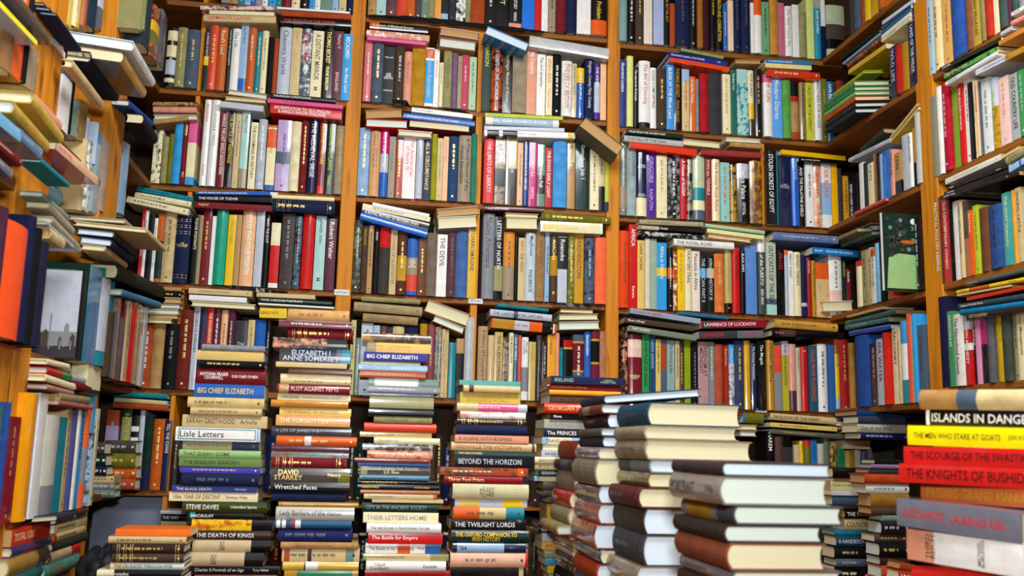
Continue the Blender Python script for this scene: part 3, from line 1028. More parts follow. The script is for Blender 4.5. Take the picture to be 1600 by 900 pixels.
L 446 948 184 232 78 wh g||ob|b0-.03=og b.03-.35=mu b.35-.58=lg b.58-.78=og b.78-.95=bk b.97-1=og
F 975 1240 108 116 38 br m
F 965 1275 150 148 54 cc m
F 965 1285 212 206 68 be gy
@f 540 310 3.81
@lie -.03 above fifth row of middle bay, left half
F 492 745 598 690 78 tn tan
F 532 715 690 768 44 tn tan
L 95 446 582 602 28 kh m|-
L 52 458 614 648 54 kh m||bb|c=a89468
L 105 432 682 708 50 tn m||bb|c=a08454
@f 940 0 4.205
@row 2.900 -.014 top row of right bay
T 114 165 -450 mi g|-||c=7ca09c
T 167 220 -450 bk g||wh
T 221 276 -450 bb m||go
T 278 334 -450 wh c|-||c=e0d4c0
T 340 408 -450 lg g|-||c=a8b4d8
T 410 446 -430 bk g|THE BETTER BAY|mu
T 447 480 25 rs g|-
T 482 574 -450 nv m||sl
T 576 626 -430 bk g||lg
T 627 663 -430 ob m|-||c=a06420
T 665 710 -430 dr m|-||c=3c1018
T 711 746 -430 bk g|JULIET AND ANNE|ye|n
T 748 800 -430 bk g|TRUTH AND CORRUPTION|ye
T 800 826 25 bl c
T 828 864 5 cr c|-||c=e8c8a8
T 866 914 -400 nv m||sl
T 916 975 -60 nv m||sl
T 977 1000 -400 wh c|-
T 1002 1050 -30 wh c|-||b0-.35=og
T 1054 1102 -400 gl c||dg|c=68a070
T 1104 1160 -400 ob m||mu|c=c48838
T 1162 1204 18 pk c|-||c=c06478
T 1206 1254 -400 wh c|The New Found Sea|gy
T 1256 1298 30 wh c|-
T 1300 1348 80 kh m|-
T 1350 1398 -20 cr c|-||c=d4e080
T 1402 1444 55 te c|South London|wh|c=1c8ca8
T 1446 1474 -100 wh g|-||b.55-1=nv
T 1478 1598 38 be g|-||c=b4c09a b.35-.62=gt b.62-.8=bk
@row 2.551 -.014 second row of right bay
T 120 163 390 nv c|Illustrated Letters|wh|n c=1c3078
T 166 208 368 cr c|-||c=dcdc80
T 210 242 440 bk c|The Search for El Dorado|wh
T 244 317 405 wh c|The Art of Crossing|rd|b.93-1=bk
T 319 361 445 wh c|COLD COMFORTING|bk
T 364 424 455 bb m||go
T 426 474 425 sk c|BLEAK IN THE Minds Land|wh|c=3890dc
T 476 526 425 bk g|THOMAS BECKET~FRANK BARLOW|mu|n
T 529 577 455 be c||ob|b0-.2=lb
T 579 615 505 og g|A London Prince|wh|c=d86818
T 617 639 520 gy m|-
T 641 700 488 rd m|-||c=a8141c
T 703 790 485 ch m|-
T 793 845 490 cr c||mu
T 848 886 460 te g|The Spice Tour|wh|c=1c6858
T 889 962 458 te g|-||pt=mi b0-.2=mi
T 964 1000 465 cr g|FOUR ISLANDS|bb|b.5-.75=ye b.75-1=bb
T 1001 1058 455 bk g||sa
T 1062 1118 500 wh c|THE LION|rd|b0-.12=pk
T 1120 1187 505 sk c|Modern Diaries|wh|c=5aa0e4
T 1189 1243 530 gl m|-
T 1245 1297 540 tn m|-||b0-.25=bk b.25-.35=rd b.88-1=rs
T 1299 1342 545 tn g||bb|c=8c7848
T 1344 1395 540 lm g|TALES FROM THE ORIENT|ol|c=c8c838
T 1397 1442 525 wh c|BROTHERS FOR HOLDS|bb
T 1445 1480 520 ol c
T 1484 1528 540 te g|Love Bundle|wh|c=1468a0
T 1545 1598 535 cn m|-||c=8c3424
@lie -.04 above second row of right bay
L 520 802 313 368 24 kh g|-||c=88986c
L 438 826 340 402 42 nv g|Illustrated Letters of the Family~NEW|wh|c=1c2c84
L 448 840 374 440 34 og g|-||c=dc4814
F 878 1050 388 392 34 tn sl
L 1080 1382 388 404 28 sk g|A COMPANION READER|wh|c=1c7cc0
L 1074 1378 412 430 36 ye g|-||c=ecd890
L 1086 1432 450 478 56 cn g||cr|c=d83818
@f 950 190 4.205
@row 2.193 -.014 third row of right bay, left part
T 78 122 145 gg g||wh|c=707c70 b.6-.9=cc
T 124 184 185 mi m|CATHERINE^THE GREAT|sl|n c=9cacac
T 186 252 195 nv g|WHITE^NIGHTS~Robert^Campbell|wh|rot n b.72-1=cr
T 254 318 210 pu g|GRIGORII~RASPUTIN|la|n
T 320 390 220 cr g||kh
T 394 472 205 gy g||wh|pt=bk
T 474 520 235 rd c|A House of RUSSIA|wh|c=b81c28
T 521 556 245 bk g|London|wh|pt=cc
T 558 634 230 mi g|-||c=b8c8a0 b.5-.7=te b.7-.85=cr b.85-1=sl
T 636 680 235 dr c|IVAN the TERRIBLE|pp|n c=7c2420
T 682 735 248 cr g|The Russian Front Police|rd
T 738 798 270 mi g||cn|c=8cc4bc
T 800 845 285 bk g||cc|pt=mu
T 846 924 280 bk g|The Ice Palace~CRYSTAL|wh|b0-.25=lg
T 930 1012 255 mu g||br|pt=br
@row 2.193 -.014 third row of right bay, right part
T 1038 1106 190 bk g|STOLEN SECRETS OF EGYPT|wh
T 1110 1118 190 te g|-||p
T 1120 1202 220 nv g|THERE^ONCE WAS^A WORLD|lg|rot 
T 1204 1250 230 bl g|HERITAGE|lb|c=1860c8
T 1252 1294 280 bk g|AND THE PALATINE SHIELD|wh
T 1298 1348 280 wh c
T 1350 1400 285 cr g||cn|b0-.3=sa pt=sa
T 1403 1465 280 wh g|DER BLAUE|og|b.3-.8=lb
T 1467 1508 290 mu g|-||c=ecac10
T 1510 1540 310 ch m|-
T 1545 1580 360 mu g||br|c=cc901c
T 1582 1618 395 nv g|WHEN COMES THE HUNT|wh
@lie -.04 above third row of right bay
L 118 494 48 82 30 dg g|TALES FROM THE ANCIENT EAST|wh
L 105 494 88 128 44 sv g|THE FALL OF THE TSAR|bb
L 146 585 130 184 48 og g||rd|c=dc3410
F 495 742 110 136 48 be m
F 775 1004 102 116 30 wh m
L 800 1015 132 148 36 tn m|-||b0-1=tn
L 612 1008 178 202 44 rs m|-||c=9c3430
L 1140 1560 182 226 36 ye g|-||c=e8b410
L 1252 1592 234 258 30 bk g|Spas and Watering Places|wh
@f 950 330 4.205
@row 1.834 -.014 fourth row of right bay
T 72 136 130 og g||br|c=e0440c
T 138 192 55 rd g|AFRICA~Biography|wh
T 194 240 190 mu c|DARK SAFARI|bb|c=dcb85c
T 241 277 182 cr g|-||c=d4ccb0
T 279 320 182 gg c|-||c=90a894
T 322 388 205 sk g|Africa in History|wh|b.38-.5=ye
T 394 426 240 bk g||wh|b.32-.5=og
T 428 453 265 cr g|-||pt=rs
T 455 501 235 ye g||mu
T 503 549 245 cr g|HUNTERS TRAIL|bk
T 551 603 262 pp c|Peasants in Africa|bb|c=e4d4c4
T 605 652 290 bk c|THE AFRICAN PAST II|lg|b.23-.4=sk
T 653 698 290 bk c|AFRICAN HISTORY III|lg|b.23-.4=be
T 700 765 280 ob m||be|c=dc7430
T 767 812 255 kh g||mu|b.85-1=bk c=b8a868
T 816 868 240 rd g||dr
T 870 903 260 bk g|BLACK SHIPS|wh
T 904 980 225 bl g|-||c=5888cc
T 985 1034 110 sl g|PIRATES of the PUERTO~RED SEAS|wh|c=3c4844 b0-.24=wh
T 1040 1105 205 gg g|OUTCASTS OF THE SEA|nv|c=b4bca4 b.78-.86=sl b.86-1=mi
T 1113 1160 255 bk g|PIRATES|rd
T 1162 1187 255 lg g|PIRATES|gy|b0-.08=og
T 1188 1222 260 wh g|PIRACY TODAY|nv
T 1223 1267 270 cr g|BONES THIEVES|bb
T 1270 1308 290 nv m|-||b.78-.84=lg
T 1312 1338 305 rd g|Trough Coming|wh|c=a81820
T 1340 1366 325 mu g
T 1368 1455 340 ob c|-||c=e0985c b0-.3=og pt=be
T 1457 1540 300 wh g||br|b.55-.85=pp
T 1542 1566 320 dg c|THE VIKINGS|lm
T 1568 1598 380 dr c|Australia|wh
@lie -.04 above fourth row of right bay
L 205 625 53 72 34 kh c||db|c=a49c7c
L 200 640 90 118 30 bk g|BRITAIN'S SLAVE TRADE|wh|b0-.3=cc
L 200 638 128 158 32 sv g|-||pt=bk
L 430 826 178 206 50 wh g|THE ROYAL ROAD|bb
L 640 1030 80 128 26 gg c|-||c=a8c8a0
L 652 1024 112 160 30 cr c|-||c=e4dc98
F 660 942 148 184 26 pe m
L 1086 1510 134 164 58 sl m||lg|c=6478a4
L 1342 1640 234 258 50 sk g|SNOWY~THE STORY OF A HORSE|wh|c=1474b8
F 1410 1610 590 586 74 cr gy
@f 960 470 4.444
@row 1.467 -.014 fifth row of right bay
T 52 90 185 sa g||bb|pt=bk
T 92 188 235 dr g|RAJ~SCRAPBOOK^OF BRITISH^INDIA|cr|rot b.07-.32=pp
T 190 240 238 gn g|A PORTRAIT OF INDIA|dg
T 242 284 245 nv g|INDIRA GANDHI|lb|n c=1c4868
T 286 321 268 cr g|THE ENEMY WITHIN|bb|c=dcc068
T 322 362 270 sl g|-||b.08-.45=rs
T 364 418 275 mi g|The Viceroy at Bay|bb|c=88a8a4
T 420 450 280 be g
T 452 485 300 bb g||ye
T 487 530 280 lm g|-||c=8c9c14
T 535 578 290 bk m||gy
T 582 655 285 pp g|FREEDOM AT^MIDNIGHT|bb|c=b48c90
T 657 695 285 gg g||wh|b.45-1=gy
T 697 755 300 cn m|-||c=b44c34
T 757 792 310 rs g|Great House|be|c=a02c10
T 793 833 305 sl g|Clemency Ashes|wh|b0-.3=sk pt=lg
T 835 898 280 sl m||go|c=343e5c
T 900 943 278 ye g|-||c=d8a018
T 945 988 295 nv g|The Devious Presumption|wh|c=14284c
T 996 1055 280 bk g|The Moguls|wh
T 1058 1110 275 mu g|DISTANT BATTLE|bb|b.1-.9=mu
T 1113 1165 310 gy g|-||b0-.42=cn b.42-1=gy
T 1167 1213 280 lm g|AND EXPLANATION|bb|c=b4ac20 b0-.2=lg
T 1215 1265 300 sa g|M|lg|c=dc9484 b.7-1=pl
T 1266 1295 325 cr g|LASTING LEGACY|bb|c=c4b89c
T 1297 1345 320 rd g|7|pp
T 1349 1409 315 te g|TALES FROM FLORENCE|ob|c=2c5068
T 1413 1480 300 wh g
T 1484 1530 305 bl c|-||c=2c5c98
T 1532 1562 270 ye g|ITEM OF FORTUNE|bb|b0-.2=ob b.8-1=lb
@f 1280 460 5
T 162 235 355 dr m||go|c=a81c24
T 237 284 380 ob m||go|c=c08838
@f 960 470 4.444
@lie -.05 above fifth row of right bay
L 112 600 48 124 40 lg g|STONES OF EMPIRE|rs|c=909cb0
L 446 792 70 106 28 te m|-||c=2c688c
L 72 542 112 172 40 bb g|Master of Bengal|wh
L 104 572 168 240 42 gg g|RAJIV GANDHI|wh|n c=74806c
L 600 1052 140 132 56 dr g|LAWRENCE OF LUCKNOW|wh|n c=8c1424 b.03-.13=gt
L 580 1032 212 204 56 ch c|LEXANDER~KING|rd|n c=64646c b.02-.6=ch
L 1112 1548 126 160 62 mu m||bb|c=cc983c
L 1092 1542 196 214 52 bk g|Empire|pk|b.12-.36=bb
@f 1080 620 4.5
@row 1.250 .01 sixth row of right bay
T 527 585 240 bk g|HAREM|wh
T 587 638 275 bb m|-||c=5c3c34
T 642 716 272 bk g|-||b.35-1=ch
T 722 764 338 be g|-
T 766 794 310 ye g|TAJ MAHAL|bb
T 796 840 308 ol c|-||b0-.2=rd
T 845 884 300 sk c||nv|c=1870b8
T 888 932 330 wh c|-||c=b8b09c
T 934 975 290 gg m|-||c=5c6c60
T 978 1024 325 go g||bb|pt=bb
T 1030 1082 365 gn c|-||c=1c8050
T 1086 1116 378 ye g|-||c=c8b060
T 1118 1150 385 mu g|-
T 1155 1196 375 lg c|-||c=c0c4c0
T 1200 1238 385 sl c|-
T 1242 1272 375 pl g|-||c=8c7478
@lie -.01 above sixth row of right bay
L 362 506 112 118 75 ol c|-||b0-.12=te
F 330 466 192 196 42 tn m
F 345 460 236 240 42 tn m
L 555 1020 112 148 50 be c|PAVILIONS OF THE HEART|bb
L 556 1026 178 212 34 ye c||bb|c=dcc060
L 560 1110 224 268 36 ch g||be|c=605c4c
F 1030 1162 134 136 32 cr db
F 1020 1162 172 174 32 wh m
L 1046 1166 204 206 32 ob m|-
F 1086 1268 302 306 70 tn m
F 1100 1168 240 242 36 kh m
'''
DATA2 = r'''
@f 140 440 4.09
@stack -.75 tall stack nearest the left corner
L 720 1125 403 408 30 gy m|-
L 685 1115 438 446 60 tn g|-||c=d4b468
L 705 1125 502 508 44 bk m||go
L 685 1130 548 558 98 dr g|ANTONIA FRASER^CROMWELL~OUR CHIEF OF MEN|wh|n
L 672 1120 654 660 80 bl g|BIG CHIEF ELIZABETH|ye|n
L 630 1120 736 744 66 be m||bb|c=d0b87c
L 650 1105 804 812 42 be g||bb
@f 240 620 5
L 228 890 138 150 92 be g|SARAH GRISTWOOD~Arbella|bb|n
L 175 835 232 246 102 wh c|Lisle Letters|bk|f=te b.96-.99=lb n
L 185 825 344 350 60 nv c||sl|b.06-.66=kh
L 200 840 412 420 60 lv c|THAT SUNNY DOME|bb
L 205 838 474 482 64 lm c|THE ENGLISH GARDEN|dg|c=64843a
L 212 842 542 548 50 vt c
L 225 830 596 600 92 nv m||sl
L 145 806 692 700 46 bl c|THE BLACK DEATH~Philip Ziegler|wh|c=2c3c8c
L 118 812 740 752 68 cr g|1066 YEAR OF DESTINY~Terence Wise|bb
L 222 885 818 824 72 ol g|STEVIE DAVIES~Unbridled Spirits|wh|n c=30400c
@f 150 740 5.517
L 785 1442 335 340 60 bk g|MACAULAY|wh|n b.03-.1=te
L 822 1520 395 400 92 ob g|-||b.74-1=bk pt=ye
L 825 1508 490 496 76 db g|THE DEATH OF KINGS|wh
L 832 1512 568 578 100 be c|ELIZA^BETH|bb|rot n b.74-1=bk c=c8b088
L 765 1452 672 682 106 be c|ELIZA^BETH|bb|rot n b.76-1=bk c=c4ac84
L 815 1580 788 800 78 bk g|Charles II Portrait of an Age~Tony Palmer|wh|n
L 850 1560 868 876 60 cn g|-
L 850 1560 930 936 60 bl g|-
@end
@stack -.88 low stack at the bottom left
L 165 810 448 515 50 og c|-||c=f07018
L 115 780 505 575 56 be g||db
L 152 765 565 640 78 db m||go|H
L 150 762 648 724 76 bb m||go|H
L 130 762 735 795 56 mi c|THE CRUSADES THROUGH EYES|bk|b0-.2=cr c=d8e4d8
L 20 742 795 858 62 bk c|The Crusades|wh|b0-.2=cr
L 15 742 862 925 62 cr c|-
L 30 720 930 980 60 bl c|-
@end
@stack -.62 small pile behind low left stack
L 560 782 318 312 34 lg c|-
L 562 780 352 346 60 bk g|THE WAY|lg
L 562 782 412 408 40 kh c|-
L 640 800 455 455 60 bb m|-
@end
@f 400 440 4.09
@stack -.75 second tall stack from left corner
L 205 597 172 182 68 tn m||br|c=cc9c5c
L 148 615 246 254 46 pl g||wh|c=6c2c34
L 205 622 295 302 60 dr m||go|H
L 108 582 356 364 62 sa g|Captain Swing|bk|b.73-1=bk pt=bb
L 150 606 424 428 92 sl g|ELIZABETH I^ANNE SOMERSET|lg|n b0-.2=ch b.22-.8=nv b.88-1=te
L 130 582 514 522 12 be c|-||p
@f 400 440 4.09
L 210 615 548 558 40 br g|-
L 155 608 590 594 28 cr g|-
L 158 606 618 626 34 be g||bb
L 136 602 655 662 60 dr g|THE PLOT AGAINST PEPYS|pp|n b.03-.16=tn
L 138 605 717 720 40 cr g|LANCASHIRE~THE FIRST INDUSTRIAL SOCIETY|bk|n
L 98 592 756 762 44 mu g||br|c=c4842c
@f 240 620 5
L 985 1545 82 90 58 be g|THE KNIGHT IN HISTORY|rs|c=d8bc58
L 960 1537 142 150 66 pe g|THE FORGOTTEN|cr|c=e0a060
L 920 1546 226 234 76 ch g|A LIFE OF JAMES VI & I|lg|n
L 962 1590 305 312 68 ob g||pe|b.35-.43=wh c=d45c14
L 925 1530 378 386 40 pl g|-
L 935 1525 425 430 44 tn g||rs|pt=mi
L 920 1500 470 478 80 dr m||go|H
L 915 1536 554 560 106 ch g|DAVID^STARKEY~Henry|go|n b.85-1=ol pt=gt
L 915 1532 665 668 74 bk g|Wretched Faces|wh
L 920 1496 742 748 78 nv m|-
L 976 1602 824 822 38 mu g|The Golden Age of the Edwardians|wh
@f 420 740 5.517
L 65 740 290 284 106 sv g|Lady Barbara of the manor|bb|f=be
L 50 716 400 404 64 te c|-||c=145078 b.03-.08=wh b.1-.15=wh b.22-.25=rd b.27-.34=wh
L 85 722 465 470 118 in m||sl|c=20245c
L 105 772 588 590 56 tn m||br
L 115 785 648 648 106 be c||dg|b.03-.1=rs b.33-.38=db b.82-.93=gg
L 120 776 760 756 74 ye g|-||b.3-.46=wh b.28-.3=bk c=d4b040
L 135 772 835 835 80 gn g|-||b0-.17=mu b.92-1=mu c=2c7848
L 130 760 920 920 70 rd g|-
@end
@f 400 440 4.09
@stack -.75 third tall stack from left corner
L 680 1120 325 334 58 tn g||bb|pt=gt
L 712 1118 388 398 58 be c|PETER ACKROYD|mu|n b0-.14=cc c=e0b460
L 690 1096 450 458 54 in c|BIG CHIEF ELIZABETH|wh|n
L 670 1052 504 510 26 kh g|-
L 656 1096 530 536 36 lb g|ANCIENT ROOTS|sl
L 664 1086 568 572 42 rs g|TAILS OF ANCIENT KINGS|mu
L 720 1165 616 622 48 gg g|-||b.08-.72=mi b.1-.7=wh
L 716 1176 665 672 40 gy g||lg
L 685 1132 708 712 30 sl g
L 728 1136 735 742 66 kh g|-||pt=dg b0-1=kh
L 720 1136 808 812 46 bk g|-
@f 540 600 5.293
L 235 716 264 270 56 kh m||bb
L 155 752 322 326 70 cn g||rd|c=dc4428
L 120 716 392 398 42 be g|The English Urban Landscape|bb|c=d8b860
L 236 780 440 446 50 cr g|The modern city|gy
L 142 722 492 500 50 sv g|-||pt=gt
L 180 720 546 554 58 rs g|THE LIFE OF THE MAYAN|cr|pt=sa
L 75 700 608 614 36 rs g||cr|c=84301c
L 100 694 645 650 30 bl c|-||c=3c64a0
L 125 700 676 682 74 gt g|ENGLAND UNDER THE TUDORS^G.R. Elton|cr|n b0-.1=kh
L 115 686 750 756 42 sl g|Rise of the Castle of London|nv|c=5484a0
L 100 770 794 796 36 bk g|A MAN OF SINGULAR VIRTUE|ye
L 100 776 830 834 46 bk g|HEREWARD~VICTOR HEAD|ye|n
@f 420 740 5.517
L 790 1476 140 142 36 rs g||mu|c=b06840
L 820 1450 176 180 42 be g|The Normans and their Myth|bb|b.95-1=ob
L 890 1506 218 222 28 be c|-
L 805 1470 250 254 84 dg c|CITY IN THE ANCIENT SOCIETY|gg
L 815 1466 335 336 88 cr c|THEIR LETTERS HOME|gy
L 845 1486 428 428 76 wh c|War and Society in Revolutionary Europe|bb
L 858 1500 508 510 92 rd g|The Battle for Empire|wh
L 835 1478 603 605 80 wh g|The Revolt of the Netherlands~Pieter Geyl|bb|b.43-.6=og b.8-1=bl
L 815 1552 690 694 60 kh g|The Victorian Country Child|bb|b.04-.78=be
L 840 1526 752 750 80 wh c|Claud^Cockburn~Decade|bk|n
L 830 1562 838 834 60 rd g|-
L 835 1540 900 900 70 dg g|-
@end
@f 680 460 5
@stack -.76 fourth tall stack from left corner
L 190 669 665 680 34 te g|-||c=58a09c
L 218 662 710 716 56 be c|-||b.1-.18=pl
L 198 668 764 770 78 ye g|THE CIVILIZATION OF THE^RENAISSANCE IN ITALY|mu|c=d8bc48
@f 540 600 5.293
L 922 1503 152 168 62 pk g||pp|b0-.3=be b.87-1=lg
L 948 1490 224 236 52 sa g|-||pt=wh
L 925 1496 285 290 48 db g||go|H
L 915 1502 335 342 80 nv m|-
L 905 1516 418 428 60 sa g|BUILDING WITH BUSINESS|bb
L 875 1580 480 490 68 be g|GRENVILLE THE VICTORIAN|rs|b.95-.98=bb
L 905 1570 553 560 36 gg g|THE GOLD RUSHES|cr|c=3c5450
L 905 1562 590 598 88 bk g|BEYOND THE HORIZON|lg
L 785 1505 686 694 60 gt g||cr|pt=rs b.88-.95=og
L 815 1462 754 760 60 dr g|Three Fool Friars|go|c=8c1020
@f 680 740 5.333
L 145 776 85 86 124 cr c|THE^STORY^of the^IRISH^RACE|bb|rot c=c4bc90
L 165 768 212 212 64 lg g|HISTORY|lg|b.05-.33=ye b.66-.94=ye
L 152 742 280 280 92 be c||bb|b0-.37=og b.74-1=te
L 135 770 380 382 84 bk g|THE TWILIGHT LORDS|wh
L 135 780 470 474 106 dg g|THE OXFORD COMPANION TO^IRISH HISTORY|ye|n
L 145 752 580 578 74 nv g|1784|bk|b.06-.7=lb
L 125 766 658 656 116 pe c||bb|b.97-1=rd c=e0b090
L 130 762 782 776 90 bk g|-||b.9-.96=be
@end
@f 820 580 5.293
@stack -.74 stack topped by the green-lettered book
L 215 820 44 50 58 nv g|IRELAND~a history^ROBERT KEE|lv|n c=24284c
L 190 800 106 114 50 dr g|The Common Room of Europe|tn
L 200 790 158 164 36 ob c|-||c=e89818
L 205 790 200 204 62 bb g|LETTERS OF A RANCHER|br
L 160 765 268 272 78 rd g|GEORGIAN SUMMER|pe|c=d83010
L 210 790 352 356 42 bk g|Nova|wh
L 165 770 402 404 72 cr g|THE NARROW SEAS|gy|c=a8a898
L 155 760 478 480 66 nv c|The PRINCES|wh|c=10182c
L 145 750 550 550 56 lb g|TRAVELLERS|bb|b.08-.4=cr
L 155 750 610 610 46 cr c|-
L 135 740 660 660 50 lg g|KINGS OF TEMPLE|bk
L 80 690 712 712 48 cr g|SEASONS of LIFE|bb
L 85 690 766 766 50 be g|MUTINY The legend|bb
L 105 700 820 820 46 dg g|GOLDEN BRIDGE|lg
L 85 690 870 870 38 lb g|-||b.08-1=cr
L 150 700 915 915 60 gt c|-||b.3-1=mu
L 150 700 985 985 50 gt m|-
L 190 700 1040 1040 56 gt m|-
L 190 700 1100 1100 50 ob g|-||b0-.3=mu
@f 680 740 5.333
L 865 1400 410 412 40 nv g|MERRY|wh|n
L 860 1400 452 452 42 bk g|THE WAY|wh
L 890 1400 496 496 62 lg g|OPEN|gy
L 890 1400 562 562 70 ob g|Jack|bb|n c=d8a044
L 912 1400 636 636 62 kh g|-
L 915 1400 702 702 54 sk g|-||c=3c94c0
L 940 1400 762 762 70 ye g|-||c=e0b818
@end
@f 820 580 5.293
@estk -1.0 farthest side-on stack
E 445 700 575 575 160 rs m|-||c=8c3420 pg=cream
E 400 640 735 735 85 bb m|-||b.4-.8=sl
E 430 640 822 822 110 cc m|-||c=98907c
@f 820 700 4.5
E 330 450 310 310 112 be g|Symptom|wh|b.05-1=rd c=a89468 pg=cream
E 320 450 425 425 90 kh m|-||c=a09a78
E 235 380 540 540 70 kh m|-||c=a08c60
E 320 450 612 612 40 ob m|-||c=a04c18
E 345 450 655 655 34 be g
E 345 450 700 700 34 cc g
E 345 450 735 735 34 pp g
E 350 450 770 770 34 sl m
E 350 450 806 806 90 gt g
@end
@f 820 580 5.293
@estk -1.38 side-on stack under the tilted book
E 660 1452 196 140 62 nv m|-||pg=bright c=202c40 tilt
E 645 1400 280 283 66 dr m|-||pg=bright c=7c4030 b.2-.5=cc
E 700 1400 358 362 102 pl m||br|pg=bright c=2c2028
E 640 1400 474 480 60 cc m|-||pg=bright c=5c5c4c
E 655 1400 545 548 72 ch m|-||pg=bright c=2c2c30
E 620 1380 635 640 92 gy g||ch|pg=cream c=70707c
E 605 1380 735 740 165 cc m|-||pg=cream c=88806c
@f 820 700 4.5
E 535 840 265 265 122 gt g||cr|pg=bright c=584850
E 532 840 395 395 130 bb g|-||pg=bright pt=rs
E 505 840 535 540 168 bk g|-||pg=bright pt=rs
E 545 840 712 712 100 nv g||lg|pg=cream c=1c2450
E 525 840 820 820 120 rs m|-||pg=bright c=a83c14
@end
@f 820 580 5.293
@estk -1.62 side-on stack topped by thick teal book
E 1040 1790 262 266 184 te m||nv|c=1c485c pg=cream spc
E 1005 1765 456 458 106 dr m|-||pg=cream c=6c2c28 b0-1=cc
E 1020 1880 572 574 146 dr m||bb|pg=cream c=6c2828 b0-1=cc
@f 940 700 4
E 312 900 78 80 76 gg m|-||c=54605c b.4-1=gy pg=bright
E 303 900 160 162 88 ol g|GOLDEN BIRDS|be|c=5c5418 pg=cream
E 250 900 250 256 122 dr m||bb|pg=cream c=602c2c
E 282 900 375 385 162 gt m|-||b.1-.9=gt c=3c3424 pg=bright
E 280 900 545 550 178 ch m||bb|c=44464c pg=bright
E 240 900 738 745 120 be g|-||c=84745c pg=bright
@end
@f 940 700 4
@estk -2.14 nearest side-on stack
E 768 1440 82 100 86 db m|-||pg=bright c=3c3034
E 765 1422 180 186 150 cc g|PORTRAIT~Philip|ch|n pg=white c=847c70
E 845 1512 358 366 106 ch m|-||pg=white b0-.7=gy b.1-.6=mu c=4c4c50
E 785 1385 480 484 98 bb m||bk|pg=white c=3c2c28
E 808 1402 592 596 158 rs m|-||pg=cream c=8c4a30
E 835 1505 766 770 100 gy g||ch|pg=cream c=5c5e68
E 820 1480 872 876 110 db m|-||pg=cream
@end
@f 1260 600 3
@yawstack -1.93 -2.16 pile at the lower right
L 536 1180 26 22 84 tn m|-||b.3-.45=sl b.45-1=be c=a87c44
L 562 1180 118 128 82 bk g|  ISLANDS IN DANGER|wh|b0-.03=wh s=1.2
L 474 1180 192 208 96 ye c|THE MEN WHO STARE AT GOATS~JON RONSON|bk|p s=1.5 n c=f0d800
L 456 1190 290 306 82 rd g|THE SCOURGE OF THE SWASTIKA|bk|p s=1.5
L 434 1200 370 400 84 rd g|THE KNIGHTS OF BUSHIDO|bk|p s=1.5
L 536 1190 462 500 72 ob g|PASSING GRAND MANUAL|mu|p s=1.25 c=b8582c
L 425 1010 532 604 118 gy g|AUSCHWITZ~LAURENCE REES|rd|p s=1.25 c=6c6c78
L 470 1020 672 742 160 wh g|THIRD^REICH~MICHAEL^BURLEIGH|bb|rot p n b0-.25=sa
L 500 1100 850 880 100 rd g|-
@end
@f 1080 620 4.5
@stack -.42 left pile in the lower right corner
L 1000 1212 494 500 82 bk g|-
L 1005 1210 568 580 16 br c|-
L 990 1228 576 590 76 be c|THE END OF THE GARDEN|bb|c=bcb078
L 978 1260 652 664 30 sv g|-
L 990 1256 686 702 64 sl g|-||c=3c5060
L 1010 1330 760 770 20 db m|-
L 1075 1340 786 800 60 bk g|THE STORM|wh
L 1080 1335 850 864 90 be c|COUNTRY|bb|b.8-1=ye
@f 1260 600 3
L 130 330 668 700 34 te m|-||c=1c6c88
L 132 322 704 720 50 te m|A HANDBOOK|lg|c=144454
@end
@stack -.62 right pile in the lower right corner
L 318 470 352 352 26 bk m|-
L 302 460 376 376 20 pl m|-||c=84688c
L 294 466 396 396 24 ch m|-
L 268 480 420 424 44 rs m|-||c=ac3c14
L 282 485 466 470 48 wh g||bb|c=c8c8c0
L 300 480 512 516 60 tn m|-||c=8c6420
L 300 480 575 578 30 bb m|-
L 355 470 612 616 26 gg m|-
L 345 475 640 646 54 nv g||lg|c=14161c
L 325 475 700 706 40 gt m||be
L 330 470 742 746 60 bk m
L 340 480 806 808 40 db m|-
L 340 480 850 850 60 rs m|-
@end
@stack -.30 third pile in the lower right corner
L 236 560 128 122 26 te m|-||c=143c68
L 236 455 152 150 34 ch m|-||c=34384c
L 235 462 190 186 40 cr c|Out of the Wild|bb|c=b4ac98
L 248 472 232 226 34 nv m||lg|c=141c48
@end
@row 0.86 -.33 lowest row seen at the right
T 150 166 740 nv m|-
T 182 204 750 bk g
T 206 226 745 dg m|THE BOOK|gg
T 228 250 752 bk g|STORIES|lb
T 256 282 770 sl m|-||c=3c588c
T 286 302 775 kh g
T 304 324 778 be g|THE MIRAGE|bb
T 326 342 780 wh c|-||c=b8b8a0
T 344 364 785 cr c|-
T 366 382 790 te c|-
T 384 402 795 be g|LAND OF CANE|rs
T 404 428 800 tn c|-
@lie -.70 at the very bottom right
L 440 520 830 850 40 rs g|-
L 430 600 870 900 60 cn g|Wilder|wh|n c=a83c24
'''
